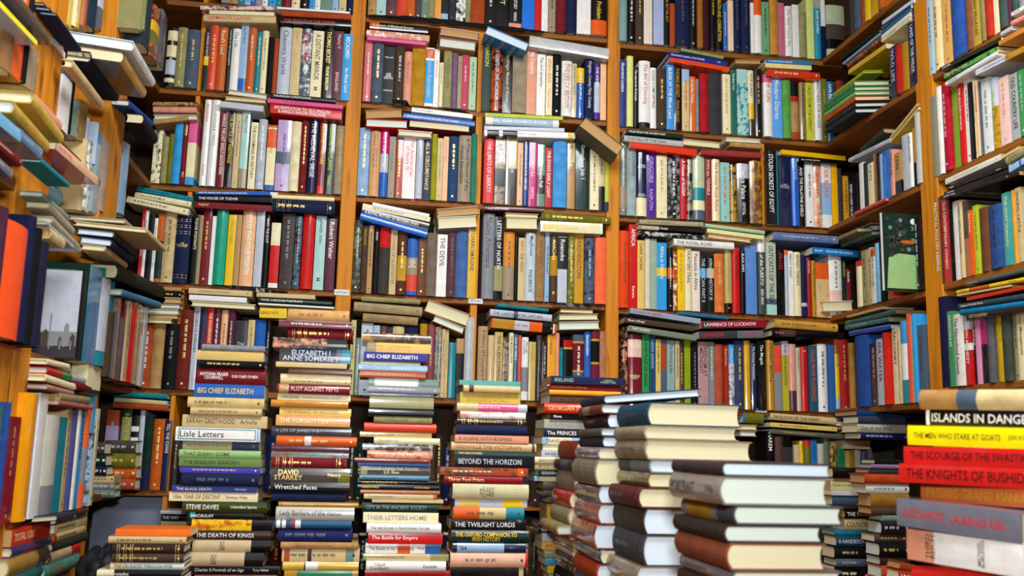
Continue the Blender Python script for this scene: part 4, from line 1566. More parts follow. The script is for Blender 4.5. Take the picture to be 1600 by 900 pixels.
DATA3 = r'''
@f 1280 0 5
@x 1.79 2.905 top row of inner right bookcase
X 272 318 -260 - sl m|-
X 322 345 -200 - rs m|-
X 350 400 -330 - ye g|-
X 402 462 -380 - ye g|-||c=d4a820
X 466 512 -300 - ob m|-
@x 1.785 2.545 second row of inner right bookcase
X 546 600 358 - nv g|WILD LIFE|lg
X 604 652 350 - rd m|-||c=b02018
X 642 684 330 - mu c|-
X 688 752 20 - nv g|GREAT LAND OF THE WILDS|wh
@xl 1.78 above second row of inner right bookcase
Y 492 735 165 -12 36 lb g|-||c=c8dcf0
Y 484 715 205 28 42 nv g|-||c=2c3c58
Y 480 712 248 62 26 te g|-||c=1c7098
Y 490 710 272 92 38 wh c|-
Y 490 712 304 128 34 cr c||bb
Y 175 470 445 226 28 dg m|-
Y 185 478 486 250 24 lb g|-||c=98acc8
Y 222 482 496 280 40 ob g|-||pt=bb
Y 228 520 545 336 46 ye g|-||c=d8ac18
@lie -.38 pages-out pile, inner right bookcase
E 275 556 630 626 48 be m|-||pg=cream c=5c8c58
E 278 560 674 670 40 gn m|-||pg=cream
E 280 562 712 708 36 lv m|-||pg=cream
E 282 560 748 744 44 ob m|-||pg=cream
E 284 556 800 795 42 ch m|-||pg=white
E 284 520 846 842 42 ch m|-||pg=white
E 350 500 548 544 30 ol c|-||pg=tan c=a0b020
@f 1280 160 5
@x 1.785 2.198 third row of inner right bookcase
X 312 346 470 - wh c|-
X 346 384 470 - sl m|-||c=2c3438
X 385 432 470 - cr c|CATS|bb
X 424 458 400 - ob c|-||c=b8742c
X 446 474 400 - bk g|-
X 474 495 400 - lb c|-
X 494 555 372 - sk g|-||c=1c70cc
X 556 592 370 - sa c|TREASURE|bb
X 594 644 390 - tn g|TREE|bb|b.7-1=bk
X 648 696 250 - lg g|-
X 697 728 235 - wh c|AND SNOOPY|bk|n
X 729 750 195 - mu c|-||b.6-1=bk
X 752 792 60 - sv g|-
@xl 1.78 above third row of inner right bookcase
Y 232 560 436 272 38 lb g||sl|c=c8ccd8
Y 318 505 360 196 52 dg m|-||c=343a2c
Y 548 772 304 36 26 ye g|-||c=c8a830
Y 556 762 262 6 26 be m|-
@f 1280 300 5
@x 1.785 1.842 fourth row of inner right bookcase
X 300 345 540 - cr g|-||b0-.12=rd
X 340 382 455 - kh g||bb
X 384 420 432 - be c
X 404 446 440 - wh g|BEARDED COLLIES|bk|b0-.15=og
X 440 480 400 - lb c|-||c=7ab4dc
X 480 520 390 - bk c|-
X 520 545 370 - gg g
X 545 576 345 - cn c|-||b.4-.5=bb
X 756 806 20 - bk g||lg
@lie -.46 beside fourth row, inner right bookcase
E 540 795 -8 -2 28 ob m|-||pg=cream c=bc7430 L.17
E 520 792 42 28 32 cn g|-||pg=white L.22
E 552 795 -28 -24 20 wh c|-||pg=white L.2
@lie -.2 under picture book, inner right bookcase
E 400 545 220 214 34 cr m|-||pg=cream c=a8a070
E 405 540 262 256 40 lg m|-||pg=white
E 300 420 280 278 34 kh m|-||pg=cream
E 410 530 306 300 36 gg m|-||pg=white
@f 1280 460 5
@x 1.785 1.480 fifth row of inner right bookcase
X 290 388 320 - bl m|-||c=28509c
X 390 452 378 - bb g||lg|c=3c2028
X 454 512 345 - lg g|SEA WATER|bk
X 506 560 300 - rd g|-||c=d02418
X 570 622 262 - cr g|FALCONRY|bb
X 606 638 270 - be g
X 634 700 205 - te g|-||b0-.28=sk b.28-.72=wh
X 694 718 150 - cn c|-
X 718 742 165 - be c|-
X 742 775 150 - sk c|-
X 766 820 80 - sl c||bb
@xl 1.78 above fifth row of inner right bookcase
Y 208 595 208 110 42 te g|-||c=0c5c58
Y 205 545 242 172 42 gg m||lg|c=4c7c74
Y 235 560 286 228 42 bl g|-||c=1c4ca4
@lie -.42 ends-out above fifth row, inner right bookcase
E 495 748 94 106 20 be m|-||pg=cream L.25
E 598 750 114 122 26 te m|-||pg=white L.25
E 542 675 170 178 42 sl m|-||pg=white L.25
E 562 618 226 232 38 bk m|-||pg=white L.22
@f 1280 0 5
@x 1.79 2.541 second row of outer right bookcase
X 852 892 -60 - lb c||bb|c=b0ccd4
X 893 960 -60 - cr c||bb|c=ecd49c
X 962 1040 -60 - pe c||ob|c=e4b060
X 1042 1145 -160 - bl m|-||c=2c54a4
X 1147 1200 -160 - br m|-||c=845038
X 1202 1256 -150 - mu g|ENGLISH VILLAGES|bb|c=c0a038
X 1258 1300 -130 - kh m|-||c=8c7c4c
X 1302 1356 -170 - rd m|-||c=b82c18
X 1358 1402 -170 - cr c|-
X 1404 1478 -220 - sl m|-||c=40504c
X 1480 1505 -180 - pl m|-
X 1508 1556 -200 - dg m|-||c=385040
X 1558 1610 -200 - gy m|-
@xl 1.76 above third row of outer right bookcase
Y 1505 1620 95 30 42 wh g||bk
Y 1500 1620 165 105 46 sa m|-
Y 1422 1508 250 200 40 lg c|-
Y 1402 1620 318 200 46 ob g||mu|c=d0842c
Y 940 1420 528 285 38 gt g|LORD HOME|wh|n c=20281c
Y 975 1390 578 360 46 dg g|TREES OF THE COUNTRY|cr|pt=gl
Y 988 1396 638 392 44 wh g|The Living Village|bk
Y 1222 1620 546 345 56 wh g||ch|b.6-1=mu c=c8ccd4
@f 1280 160 5
@x 1.79 2.197 third row of outer right bookcase
X 880 916 -135 - cc g|-||c=84846c
X 918 972 -130 - wh c|-
X 975 1035 -155 - rd m||pp|c=b0142c
X 1037 1096 -155 - lm c|-||c=7ca428
X 1098 1132 -150 - rd c|THE GOLDEN WORLD|wh
X 1134 1182 -180 - wh c||bb
X 1172 1204 -160 - bk g|-
X 1206 1232 -180 - cr g
X 1228 1270 -175 - pe g|COUNTRY HOUSE|bb
X 1246 1268 -170 - sl m|-
X 1272 1334 -195 - mi c||gg|c=d8dcd4
X 1338 1400 -195 - ol g||lm|b0-.4=lg pt=mu
X 1404 1485 -205 - pp c||sa
X 1490 1564 -230 - gy g|OLD COUNTRY LIFE|bk|c=a4a8a4
X 1566 1620 -260 - gn g
@xl 1.765 above fourth row of outer right bookcase
Y 1420 1560 420 340 30 be g
Y 1460 1640 430 320 70 kh g
Y 1480 1640 500 400 60 lb g|-||b.5-.6=bl
Y 985 1418 598 400 54 wh g||mu|c=dcd8c8
Y 1000 1480 660 478 34 bk g|BULLS~Hugh Howell|wh|n
Y 975 1480 702 520 34 bk g|A Pure Wind|wh
Y 945 1560 730 530 40 bk g|SUNDAY STABLE~Cape|lg
@f 1280 300 5
@x 1.79 1.846 fourth row of outer right bookcase
X 897 952 45 - bb g|PRACTICAL POULTRY KEEPING|wh
X 954 1010 42 - rd g|THE CONTEMPORARY COWBOY|wh|c=c01c20
X 1012 1042 30 - bk g|-
X 1044 1094 65 - wh g|-
X 1096 1132 60 - be c|LIVING WITH CHICKENS|bb
X 1134 1174 65 - ob g|-||c=a8684c b0-.5=gt
X 1176 1206 140 - og g|Natural Keeping|wh
X 1208 1250 100 - lm c||ol
X 1252 1330 118 - br m|-
X 1332 1438 98 - sl m||nv|c=2c4c84
X 1440 1498 0 - te g|THE GOAT Husbandry|cr|c=3c9c94
X 1500 1540 -20 - ob g|-||c=e89c28
X 1542 1588 -40 - be g|SINGING CATTLE|bb
@xl 1.765 above fifth row of outer right bookcase
Y 1142 1620 705 588 36 gg g|Fresh Farming Books|lg|c=4c5854
Y 1075 1620 768 660 34 ye g|The harvest~SHAPE PLACER|br|b.2-.5=ob
Y 1078 1500 800 722 20 be c|-
Y 1152 1620 822 724 34 cn c|-||c=bc3018
@f 1280 460 5
Y 1088 1620 76 -12 52 te g|Sedgemoor The Golden Throne|wh|c=1c3c48
Y 1100 1620 120 45 46 sk m|-||c=1478a8
Y 1150 1620 150 85 60 bk g|CAT COUNTRY|be
@x 1.79 1.52 fifth row of outer right bookcase
X 938 1016 15 - nv m|-||c=18183c
X 1018 1058 130 - gn g|CROCODILES|wh|c=349058
X 1060 1142 155 - cr g|The Naturalized Animals|bb|c=dcd8cc
X 1144 1192 165 - rd g|DOWN MONKEY|wh|b0-.2=lg b.4-.5=wh
X 1194 1222 165 - bk g|WILD ENGLAND|wh
X 1224 1256 185 - pk c|-||c=e090b8
X 1258 1316 185 - bk g|-||b0-.4=mg
X 1318 1374 170 - ch m|-||c=58585c
X 1376 1440 170 - mu m|-||c=b8981c
X 1442 1512 170 - dg m|-||c=3c4438
X 1514 1548 135 - kh g
X 1550 1610 125 - cr g|Deer Management|br
@f 0 0 5
@x -.84 - top row of left side bookcase
X 530 580 -160 225 ye g|-
X 580 612 -150 230 cr c||cn
X 612 640 -150 234 ye g|-
X 642 692 -150 240 ob g|-||c=c05c1c
X 692 746 -180 246 nv m|-||c=1c3448
X 748 792 -60 252 sl g|-||b0-.4=lg
X 794 824 60 265 cr g||dr
X 826 868 140 272 lb g|-||c=6898c4
X 896 922 180 285 lg c|-
X 924 952 190 290 be c|-
@x -.73 - top row of left corner nook
X 1090 1125 -120 240 lm m|-||c=8c9c5c
@f 200 0 4.324
X 68 104 -60 240 kh g|-
X 108 160 -80 360 sl m|-||c=2c3c48
X 160 210 40 440 og g|-||b.3-.5=ye b.5-.75=ol pt=bb
X 212 250 60 480 sl g|-
@f 0 0 5
@lie -1.0 jutting out of left side bookcase
G 520 1040 236 318 86 gt m|-||pg=bright c=cfcfc8 L.26
G 524 962 336 400 100 mu g|-||pg=cream L.26 cov=gt
G 508 704 380 402 92 nv m|-||pg=cream L.29 c=181c2c
@lie -1.15 jutting edgewise out of left side bookcase
G 488 566 456 464 66 be m|-||pg=cream L.29
@lie -1.3 upper left corner of left bookcase
G 300 440 84 100 26 nv m|-||pg=white L.2
G 262 388 44 58 30 nv m|-||pg=white L.2
G 230 345 6 18 30 pl m|-||pg=white L.2
@xl -.70 upper left corner of left bookcase
Y -60 292 -60 318 46 ye g|-||c=e8dc10 D.2 cov=lg
Y 30 384 -200 268 100 bb g|-||D.2 pt=gt
@f 0 0 3
@x -.74 - near upper row of left bookcase
X -10 52 160 345 br m|-||c=8c6440
X 52 112 222 378 og c|SEASIDE|cr
X 96 124 220 390 bk m|-
X 122 184 225 440 cc g|-||c=8c7c60
@lie -1.34 in near part of left bookcase
G -60 130 366 400 66 sa m|-||pg=bright L.24
G -60 70 332 350 34 sa m|-||pg=bright L.2
@xl -.69 jutting from left bookcase, middle height
Y 150 292 430 622 56 mu m|-||c=b8983c
Y 60 225 470 660 60 mu m|-||c=b08c38
Y -40 100 490 610 60 cy g|-||c=58a0c8
Y 96 200 600 700 50 sl g||lb|c=34688c
Y -40 100 620 745 40 dr m||pp
Y -40 60 700 800 40 sl g
@lie -1.42 jutting from left bookcase, middle height
G 80 192 732 738 24 te m|-||pg=white L.2
@f 0 160 4.5
@x -.80 - second row of left side bookcase
X 420 490 -240 220 lb g|-||b0-.12=sl b.12-1=wh
X 492 515 -200 235 bk m|-
X 508 548 -20 262 gg g
X 548 600 -10 300 tn m|-||c=8c7040
@x -.79 - middle row of left side bookcase
X 590 628 85 385 la g||sl|c=b0b4cc
X 636 678 115 440 lb g|-||c=b0c8e0
X 690 718 185 790 te g||lg|c=6c90ac
X 712 742 255 790 cc m|-||c=988880
X 744 812 228 800 wh g|-||c=dce0e4
X 812 846 350 805 be g||bb|b.5-.9=bk
X 842 886 265 812 lb g|-||c=7ca0c0
X 544 592 588 780 be c|-
X 592 644 590 785 sl g|-||pt=wh
X 644 690 600 790 gg g||lg|c=98a8ac
@lie -.55 jutting from left bookcase, upper row
G 880 1004 70 80 75 bk m|-||pg=cream L.2
@xl -.74 jutting from left side bookcase
Y 905 1072 -20 130 44 bl m|-||c=1c4ca0
Y 398 686 262 522 64 pe g|THE FIRST ROSE|pk|cov=rd D.2
Y 345 520 690 880 56 cc m|-||c=a09880
Y 300 480 625 790 40 gg m|-||c=88907c
@lie -1.12 low on left side bookcase
G 108 212 420 424 130 cy g|-||pg=cream L.24
@lie -.84 middle pile of left side bookcase
G 480 880 790 818 34 cc m|-||pg=cream L.22
G 520 1030 828 882 36 be m|-||pg=cream L.26
@f 0 340 4.09
G 488 726 62 86 44 ch m|-||pg=bright L.25
G 508 712 114 138 48 nv m|-||pg=bright L.25
G 514 670 162 176 40 be m|-||pg=cream L.25
@x -.74 1.50 row of big books, left bookcase
X -40 25 -90 - pl m|-||c=4c2438
X 28 185 -180 - og c|-||c=f0501c
X 140 205 -120 - nv m|-||c=14183c
X 212 245 -100 - bk m|-
X 246 300 -60 - nv m|-||c=1c1c34
X 508 528 325 - bk c|-||D.155 cov=bk pic=view
X 556 640 190 - te g|-||c=1478a4 D.21 cov=dg pic=panel
X 641 690 250 - te g|-||b.1-.85=lg
X 691 728 255 - te m|-||c=1c7c90
@photo
@f 140 440 4.09
@x -.735 1.475 side shelf of left corner
X 116 142 190 - bb m|-
X 142 166 180 - sl g|-
X 160 184 60 - rs g|-||c=a07858 b.6-.8=mu
X 184 206 225 - sl g|-||c=404858
X 206 224 100 - dr g|-||c=601820
X 224 250 110 - be g
X 250 284 120 - rd g|-
X 286 316 135 - be g||bb
X 318 348 150 - wh g|ANGEL|bb|
X 346 366 150 - lg g|-
@xl -.71 above side shelf of left corner
Y 205 452 46 130 38 te m|-||c=4c88ac
Y 170 470 -110 30 80 gt m|-||c=28281c
@f 0 540 4.09
@x -.77 1.108 lowest full row of left side bookcase
X -40 8 60 - gg m|-||c=3c6c64
X 10 34 55 - bl m|-||c=28488c
X 36 118 72 - dr g||go|c=8c1428
X 128 196 298 - ob g|-||c=f09c08
X 196 214 310 - bl m|-
X 214 268 300 - wh g|-
X 270 352 288 - wh g|-||c=c8c8b8 b.7-1=gy
X 352 404 455 - te c|-||b0-1=te
X 408 438 390 - be g||bb
X 440 466 410 - in c|-||c=4c4c7c
X 468 492 400 - wh g|-
X 493 520 410 - sk g|STOPPING|bk
X 521 550 405 - og g|-||b.4-.75=gy c=e8602c
X 560 590 400 - bb g|-||pt=lb
X 592 612 400 - cr g
X 560 624 315 560 lb g|-||c=5ca4c4
@xl -.75 above lowest full row of left side bookcase
Y 300 442 82 116 34 cr c|-
Y 300 548 134 205 40 rd g|-||b0-.35=rd b.35-.6=gn b.6-1=lg
Y 290 482 180 245 40 cr c|-
Y 300 470 246 290 30 rs m|-||c=b08070
Y 480 580 228 252 46 dr m|-
Y 382 570 300 326 46 kh g|-
Y 375 596 346 382 28 sa m|-||c=b06c60
@lie -.98 above lowest row, left side bookcase
G 190 298 84 88 40 cr c|-||pg=cream L.2
G 190 298 130 134 34 rd c|-||pg=cream L.2
G 165 288 170 174 70 cr c|-||pg=white L.2
G 160 298 246 250 30 sa c|-||pg=white L.2
@x -.75 - lowest row end, left side bookcase
X 548 636 205 310 cr c|-||b0-.06=dg b.94-1=dg
@f 0 720 5
@stackx -.77 bottom pile of left side bookcase
Y 102 395 522 482 112 rd c|TOTAL LOSS|cr|c=c83418
Y 90 402 652 606 74 sl g||rd|c=383c68
Y 60 372 740 690 120 mu g|-||c=a8843c b.7-1=gt
Y 50 330 878 840 90 te m|-||c=285c58
@end
@stackx -.765 second bottom pile, left side bookcase
Y 440 678 420 372 52 db g||lg
Y 432 678 500 440 62 be g||bb|c=c8b070
Y 412 662 570 505 62 be g||br|b0-.1=og
Y 405 682 640 560 66 ch m|-||c=34342c
Y 376 620 722 640 66 bb g|-||b.05-.7=be b.7-1=rd
Y 336 610 826 715 100 gg m||mu|c=508070
@end
@lie -1.0 bottom pile of left side bookcase
G 228 442 436 420 46 ch m|-||pg=cream L.14
@f 0 340 4.09
@xl -.735 wedged above the photograph book, left bookcase
Y 335 505 -10 165 44 cc m|-||c=a89c84
Y 318 410 60 130 70 be m|-
Y 400 520 95 190 34 gy g|-||c=8c8c88
Y 300 470 20 175 24 lg m|-||c=a8acac
'''
read(DATA1); read(DATA2); read(DATA3)
def one(col, fin, text, ink, opts, place, pL, T, h, inward, cmd='X'):
    b = new_book(cmd, col, fin, text, ink, parse_opts(opts), place)
    pL = Vector(pL); x = inward.cross(Z3)
    stand(b, pL, pL + x * T, h, inward, pL.z); BOOKS.append(b); return b
RIGHT = Vector((1, 0, 0))
# the rows half hidden behind the floor stacks, and those that run on past the sides of the picture
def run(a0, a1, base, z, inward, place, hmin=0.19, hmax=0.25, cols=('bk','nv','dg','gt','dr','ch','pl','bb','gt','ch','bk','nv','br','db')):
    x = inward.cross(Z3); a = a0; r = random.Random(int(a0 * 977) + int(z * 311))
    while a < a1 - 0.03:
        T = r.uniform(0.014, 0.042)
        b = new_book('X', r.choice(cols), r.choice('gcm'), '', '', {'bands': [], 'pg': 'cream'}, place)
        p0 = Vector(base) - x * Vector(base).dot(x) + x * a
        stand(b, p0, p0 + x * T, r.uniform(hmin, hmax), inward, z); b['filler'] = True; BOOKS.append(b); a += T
BACKW = Vector((0, 1, 0))
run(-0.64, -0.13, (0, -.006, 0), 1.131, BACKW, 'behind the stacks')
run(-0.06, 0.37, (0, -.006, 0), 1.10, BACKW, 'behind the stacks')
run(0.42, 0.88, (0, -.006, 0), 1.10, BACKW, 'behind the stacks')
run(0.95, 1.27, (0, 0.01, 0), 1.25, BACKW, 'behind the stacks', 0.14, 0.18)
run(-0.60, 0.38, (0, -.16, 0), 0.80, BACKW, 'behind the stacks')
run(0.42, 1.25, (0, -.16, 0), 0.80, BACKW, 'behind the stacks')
mixed = ('cr','rd','nv','te','be','og','bk','gn','wh','sl','ye','dr','bl','kh','sa','gy')
for z in (2.541, 2.197, 1.846, 1.52, 1.16):
    run(1.26 if z > 1.2 else 0.80, 1.78, (1.79, 0, 0), z, RIGHT, 'past the side of the picture', 0.19, 0.27, mixed)
for z in (2.18, 1.86, 1.50, 1.108):
    run(-2.34, -1.44, (-0.79, 0, 0), z, Vector((-1, 0, 0)), 'past the side of the picture', 0.19, 0.27, mixed)
one('wh', 'g', '-', '', 'D.18 pic=tree cov=dg', 'fourth row end of inner right bookcase', (1.672, -0.60, 1.842), 0.014, 0.262, RIGHT)

# which books show most in the room: look along a grid of sight lines from the aisle
vs, fs, owner = [], [], []
for bi, b in enumerate(BOOKS):
    b['M'] = frame_M(b['org'], *b['ax'])
    o = len(vs)
    for x in (0, b['T']):
        for y in (0, b['D']):
            for z in (0, b['L']): vs.append(b['M'] @ Vector((x, y, z)))
    for q in [(0,1,3,2),(4,6,7,5),(0,4,5,1),(2,3,7,6),(0,2,6,4),(1,5,7,3)]:
        fs.append(tuple(i + o for i in q)); owner.append(bi)
tree = BVHTree.FromPolygons(vs, fs)
for b in BOOKS: b['seen'] = 0
for gy in range(2, 900, 4):
    for gx in range(2, 1600, 4):
        r = ray(gx, gy).normalized()
        hit = tree.ray_cast(CAM, r)
        if hit[2] is not None: BOOKS[owner[hit[2]]]['seen'] += 1
order = sorted([b for b in BOOKS if not b.get('filler')], key=lambda q: -q['seen'])
print('BOOKS', len(BOOKS), 'seen', sum(1 for b in BOOKS if b['seen']), 'cut', order[299]['seen'] * 16, 'share of 300', sum(b['seen'] for b in order[:300]) / max(1, sum(b['seen'] for b in BOOKS)))
hb = [b for b in order if b['hard']]; pb = [b for b in order if not b['hard']]
for b in pb: b['o']['p'] = True
chosen = set(id(b) for b in hb[:300] + pb[:300] if b['seen'] > 1)
print('HARD', len(hb), 'PAPER', len(pb), 'chosen', len(chosen), 'share', sum(b['seen'] for b in BOOKS if id(b) in chosen) / max(1, sum(b['seen'] for b in BOOKS)))
make_labels(chosen)

def picture(b, root):
    # the printed front cover, on whichever board faces the aisle
    side = b['ax'][0].y > 0; x = -0.0006 if side else b['T'] + 0.0006; g = Geo()
    D, L = b['D'], b['L']
    def poly(pts, col, k): g.add([(x - (0.0003 if side else -0.0003) * k, D * u, L * v) for u, v in pts], [tuple(range(len(pts)))], (PAL[col][0], 'c', ''))
    def rect(u0, u1, v0, v1, col, k=0): poly([(u0, v0), (u1, v0), (u1, v1), (u0, v1)], col, k)
    kind = b['o']['pic']
    if kind == 'view':
        rect(0.03, 0.99, 0.01, 0.99, 'lg'); r = random.Random(3)
        rect(0.03, 0.99, 0.01, 0.30, 'gy', 1); rect(0.03, 0.99, 0.01, 0.14, 'ch', 2)
        for k in range(9):
            u = 0.05 + k * 0.105; h = r.uniform(0.24, 0.42); w_ = r.uniform(0.05, 0.11)
            poly([(u, 0.14), (u + w_, 0.13), (u + w_, h - 0.05), (u + w_ / 2, h), (u, h - 0.04)], r.choice(['ch', 'gt', 'gy']), 3)
        for k in range(5): rect(0.1 + k * 0.17, 0.12 + k * 0.17, 0.1, 0.5 if k == 2 else 0.2, 'gy', 4)
    elif kind == 'panel':
        rect(0.16, 0.95, 0.30, 0.93, 'lg'); rect(0.2, 0.32, 0.62, 0.76, 'gg', 1); rect(0.2, 0.36, 0.34, 0.52, 'mu', 1); rect(0.2, 0.34, 0.06, 0.2, 'wh', 1)
    elif kind == 'tree':
        rect(0.02, 0.98, 0.02, 0.98, 'dg'); r = random.Random(5)
        poly([(0.05, 0.03), (0.95, 0.03), (0.9, 0.34), (0.78, 0.46), (0.3, 0.48), (0.1, 0.42)], 'lv', 1)
        for k in range(90):
            u, v, s_ = r.uniform(0.06, 0.9), r.uniform(0.46, 0.93), r.uniform(0.015, 0.05)
            poly([(u + s_ * math.cos(a), v + s_ * 0.7 * math.sin(a)) for a in [i * 1.047 for i in range(6)]], r.choice(['dg', 'ch', 'dg', 'bb', 'gt', 'ch', 'gg']), 2 + k % 3)
        poly([(0.62 + 0.07 * math.cos(a), 0.9 + 0.04 * math.sin(a)) for a in [i * 0.63 for i in range(10)]], 'wh', 6)
        poly([(0.5 + 0.16 * math.cos(a), 0.63 + 0.025 * math.sin(a)) for a in [i * 0.63 for i in range(10)]], 'ob', 6)
    geo_object('cover_picture', g, root)

mass = Geo()
for b in BOOKS:
    cover, pages, inks = build_geo(b)
    if id(b) in chosen:
        nm = 'hardback_book' if b['hard'] else 'paperback_book'
        root = bpy.data.objects.new(nm, None); COL.objects.link(root); root.matrix_world = b['M']
        root.empty_display_size = 0.03
        root['label'] = b['label']; root['category'] = 'book'; root['group'] = ('hardbacks, ' if b['hard'] else 'paperbacks, ') + b['place']
        geo_object('cover', cover, root)
        p = geo_object('page_block', pages, root)
        for k, g in enumerate(inks): geo_object('gilt_bands' if k == 0 and b.get('gilt') else 'spine_lettering', g, root)
        if 'pic' in b['o']: picture(b, root)
    elif b['seen'] or b.get('filler') or True:
        for g in [cover, pages] + inks:
            o = len(mass.v); M = b['M']
            mass.v += [tuple(M @ Vector(v)) for v in g.v]
            mass.f += [tuple(i + o for i in q) for q in g.f]; mass.m += g.m
keys = {}; idx = []
for k in mass.m: idx.append(keys.setdefault(k, len(keys)))
mo = link_mesh('crammed_books', mass.v, mass.f, [mat_of(k) for k in keys], idx)
mo['kind'] = 'stuff'; mo['label'] = 'the many smaller, partly hidden books crammed between the others'; mo['category'] = 'books'

# ------------------------------------------------------------------ small things among the books
def tag_thing(o, label, cat, group=None):
    o['label'] = label; o['category'] = cat
    if group: o['group'] = group
    return o
white_card = flat_mat('white_card', 'd8d8d4', 0.5, 0.95)
red_card = flat_mat('red_card', 'b8301c', 0.5, 0.95)
def shelf_label(px, py, wpx, hpx, y, card, text, label):
    c = on_y(px, py, y); k = (y - CAM.y) / F_PX; w_, h_ = wpx * k, hpx * k
    root = empty('shelf_label', c, label, 'label', 'shelf labels')
    box('card', (c.x - w_/2, y - 0.001, c.z - h_/2), (c.x + w_/2, y, c.z + h_/2), card, root, 0.0002, c)
    if text:
        v, f, tw, th = text_geo(text); s_ = min(w_ * 0.85 / tw, h_ * 0.6 / th)
        link_mesh('lettering', [(a * s_, -0.0014, e * s_) for a, e in v], f, [ink_mat('nv')], None, root)
shelf_label(534, 457, 23, 9, -0.006, white_card, 'HISTORY', 'white HISTORY shelf label on the upright between the left and middle bays')
shelf_label(743, 470.5, 23, 8, -0.006, white_card, 'HISTORY', 'white HISTORY shelf label at the divider of the middle bay')
shelf_label(1189, 641.5, 20, 6, -0.003, white_card, 'HISTORY', 'small white shelf label under the fifth row of the right bay')
shelf_label(650, 313, 17, 6, -0.002, red_card, '', 'small red shelf label under the third row of the middle bay')
shelf_label(642, 465.5, 17, 5, -0.002, red_card, '', 'small red shelf label under the fourth row of the middle bay')
shelf_label(428, 303, 12, 5, -0.002, white_card, '', 'small blank white shelf label under the third row of the left bay')

# carcass ledges that carry the floor stacks (just below the picture)
LEDGE = wood_mat('pine_ledge', '9a4c04', '6c3002', 0, 0.6)
struct('trim_1', (XL + 0.004, -1.02, 0.72), (0.40, -0.004, 0.80), LEDGE)
struct('trim_2', (0.402, -0.935, 0.72), (XR - 0.004, -0.004, 0.80), LEDGE)
struct('trim_3', (0.402, -2.35, 0.77), (1.30, -0.94, 0.85), LEDGE)

# grey-blue board standing in the dark gap at the lower left
pb_ = flat_mat('grey_blue_board', '7c8498', 0.6, 0.8, 5.0)
bo = empty('display_board', (-0.762, 0.06, 0.805), 'grey-blue board standing in the dark gap at the lower left', 'board')
box('upper_sheet', (-0.90, 0.055, 0.985), (-0.662, 0.063, 1.106), pb_, bo, 0.001)
box('lower_sheet', (-0.90, 0.045, 0.805), (-0.668, 0.053, 1.0), pb_, bo, 0.001)

def lump(name, c, size, mat, seed, label, cat):
    import bmesh
    from mathutils import noise
    bm = bmesh.new(); bmesh.ops.create_icosphere(bm, subdivisions=4, radius=1)
    for q in bm.verts:
        n_ = noise.noise(q.co * 2.1 + Vector((seed, 0, 0))) * 0.42 + abs(noise.noise(q.co * 6 + Vector((0, seed, 0)))) * 0.22
        q.co = q.co * (0.85 + n_); q.co.x *= size[0]; q.co.y *= size[1]; q.co.z = max(q.co.z, -0.8) * size[2]
    bm.verts.index_update()
    o = link_mesh(name, [tuple(q.co) for q in bm.verts], [tuple(q.index for q in p.verts) for p in bm.faces], [mat], None, None, None, True)
    bm.free(); o.location = c; tag_thing(o, label, cat)
black_film, nt_, bs_ = new_mat('black_film'); bs_.inputs['Base Color'].default_value = (0.006, 0.006, 0.008, 1); bs_.inputs['Roughness'].default_value = 0.25
bag_film, nt_, bs_ = new_mat('bag_film'); bs_.inputs['Base Color'].default_value = (0.008, 0.008, 0.010, 1); bs_.inputs['Roughness'].default_value = 0.55; bs_.inputs['Specular IOR Level'].default_value = 0.25
p_ = on_y(158, 862, -0.62)
lump('plastic_bag', (p_.x, -0.62, 0.80 + 0.093), (0.062, 0.08, 0.115), bag_film, 4.0, 'crumpled black plastic bag beside the low left stack', 'bag')

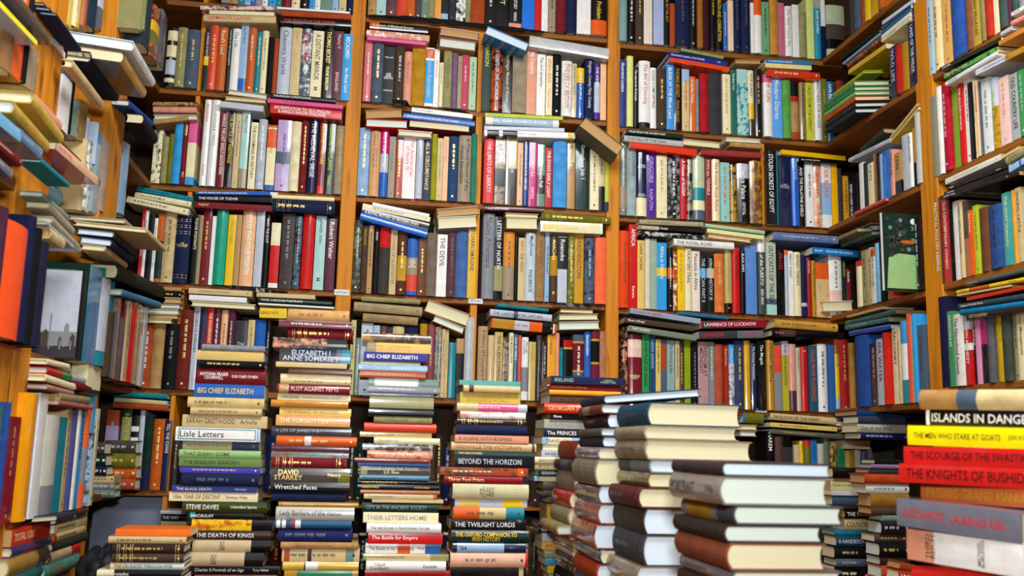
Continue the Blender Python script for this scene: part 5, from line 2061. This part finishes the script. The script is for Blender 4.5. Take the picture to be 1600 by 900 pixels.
def strip(pts, y, half, label, seed):
    """a ragged black plastic strip hanging over a shelf edge"""
    r = random.Random(seed); W = []
    for (ax, ay), (bx, by) in zip(pts, pts[1:]):
        for k in range(6): W.append((ax + (bx - ax) * k / 6, ay + (by - ay) * k / 6))
    W.append(pts[-1]); v, f = [], []
    for i, (px, py) in enumerate(W):
        t = i / (len(W) - 1); h = half * (0.35 + 0.65 * math.sin(math.pi * min(1, max(0, t)))) * r.uniform(0.7, 1.3)
        yy = y + r.uniform(-0.004, 0.004)
        a = on_y(px, py - h, yy); b_ = on_y(px, py + h, yy - 0.004)
        v += [a, b_, b_ + Vector((0, 0.0015, 0)), a + Vector((0, 0.0015, 0))]
        if i:
            o = 4 * i
            for k in range(4): f.append((o - 4 + k, o - 4 + (k + 1) % 4, o + (k + 1) % 4, o + k))
    f += [(0, 1, 2, 3), (len(v) - 1, len(v) - 2, len(v) - 3, len(v) - 4)]
    c = sum(v, Vector()) / len(v)
    o = link_mesh('plastic_strip', [q - c for q in v], f, [black_film]); o.location = c
    tag_thing(o, label, 'plastic strip', 'black plastic strips on the shelf edges')
strip([(575, 24), (640, 28), (720, 36), (800, 45), (850, 50)], -0.02, 3.5, 'long black plastic strip along the top shelf edge of the middle bay', 1)
strip([(612, 157), (635, 160), (643, 170)], -0.03, 3.0, 'short crumpled black strip under the second row of the middle bay', 2)
strip([(690, 170), (715, 173), (735, 178)], -0.03, 2.5, 'thin black strip beside the divider, under the second row', 3)
strip([(345, 446), (380, 450), (420, 455), (450, 457)], -0.02, 3.0, 'black plastic strip under the fourth row of the left bay', 4)
strip([(865, 474), (900, 477), (940, 477)], -0.02, 2.5, 'black plastic strip under the fourth row, right part of the middle bay', 5)
# white tape round the near left upright
tp = on_x(80, 58, XL + 0.004); tq = on_x(103, 72, XL + 0.004)
v_ = []; n_ = 10
for k in range(n_ + 1):
    t = k / n_; y_ = tp.y + (tq.y - tp.y) * t; z_ = tp.z + (tq.z - tp.z) * t - 0.02 * t * t
    for dz, dx in ((0, 0.0), (-0.016, 0.0), (-0.016, 0.0012), (0, 0.0012)): v_.append((XL + 0.0035 + dx, y_, z_ + dz))
f_ = [(4*i+k, 4*i+(k+1) % 4, 4*i+4+(k+1) % 4, 4*i+4+k) for i in range(n_) for k in range(4)] + [(3, 2, 1, 0), (4*n_, 4*n_+1, 4*n_+2, 4*n_+3)]
c_ = Vector(v_[len(v_)//2]); o_ = link_mesh('adhesive_tape', [tuple(Vector(q) - c_) for q in v_], f_, [white_card]); o_.location = c_
tag_thing(o_, 'strip of white tape stuck across the near left upright', 'tape')
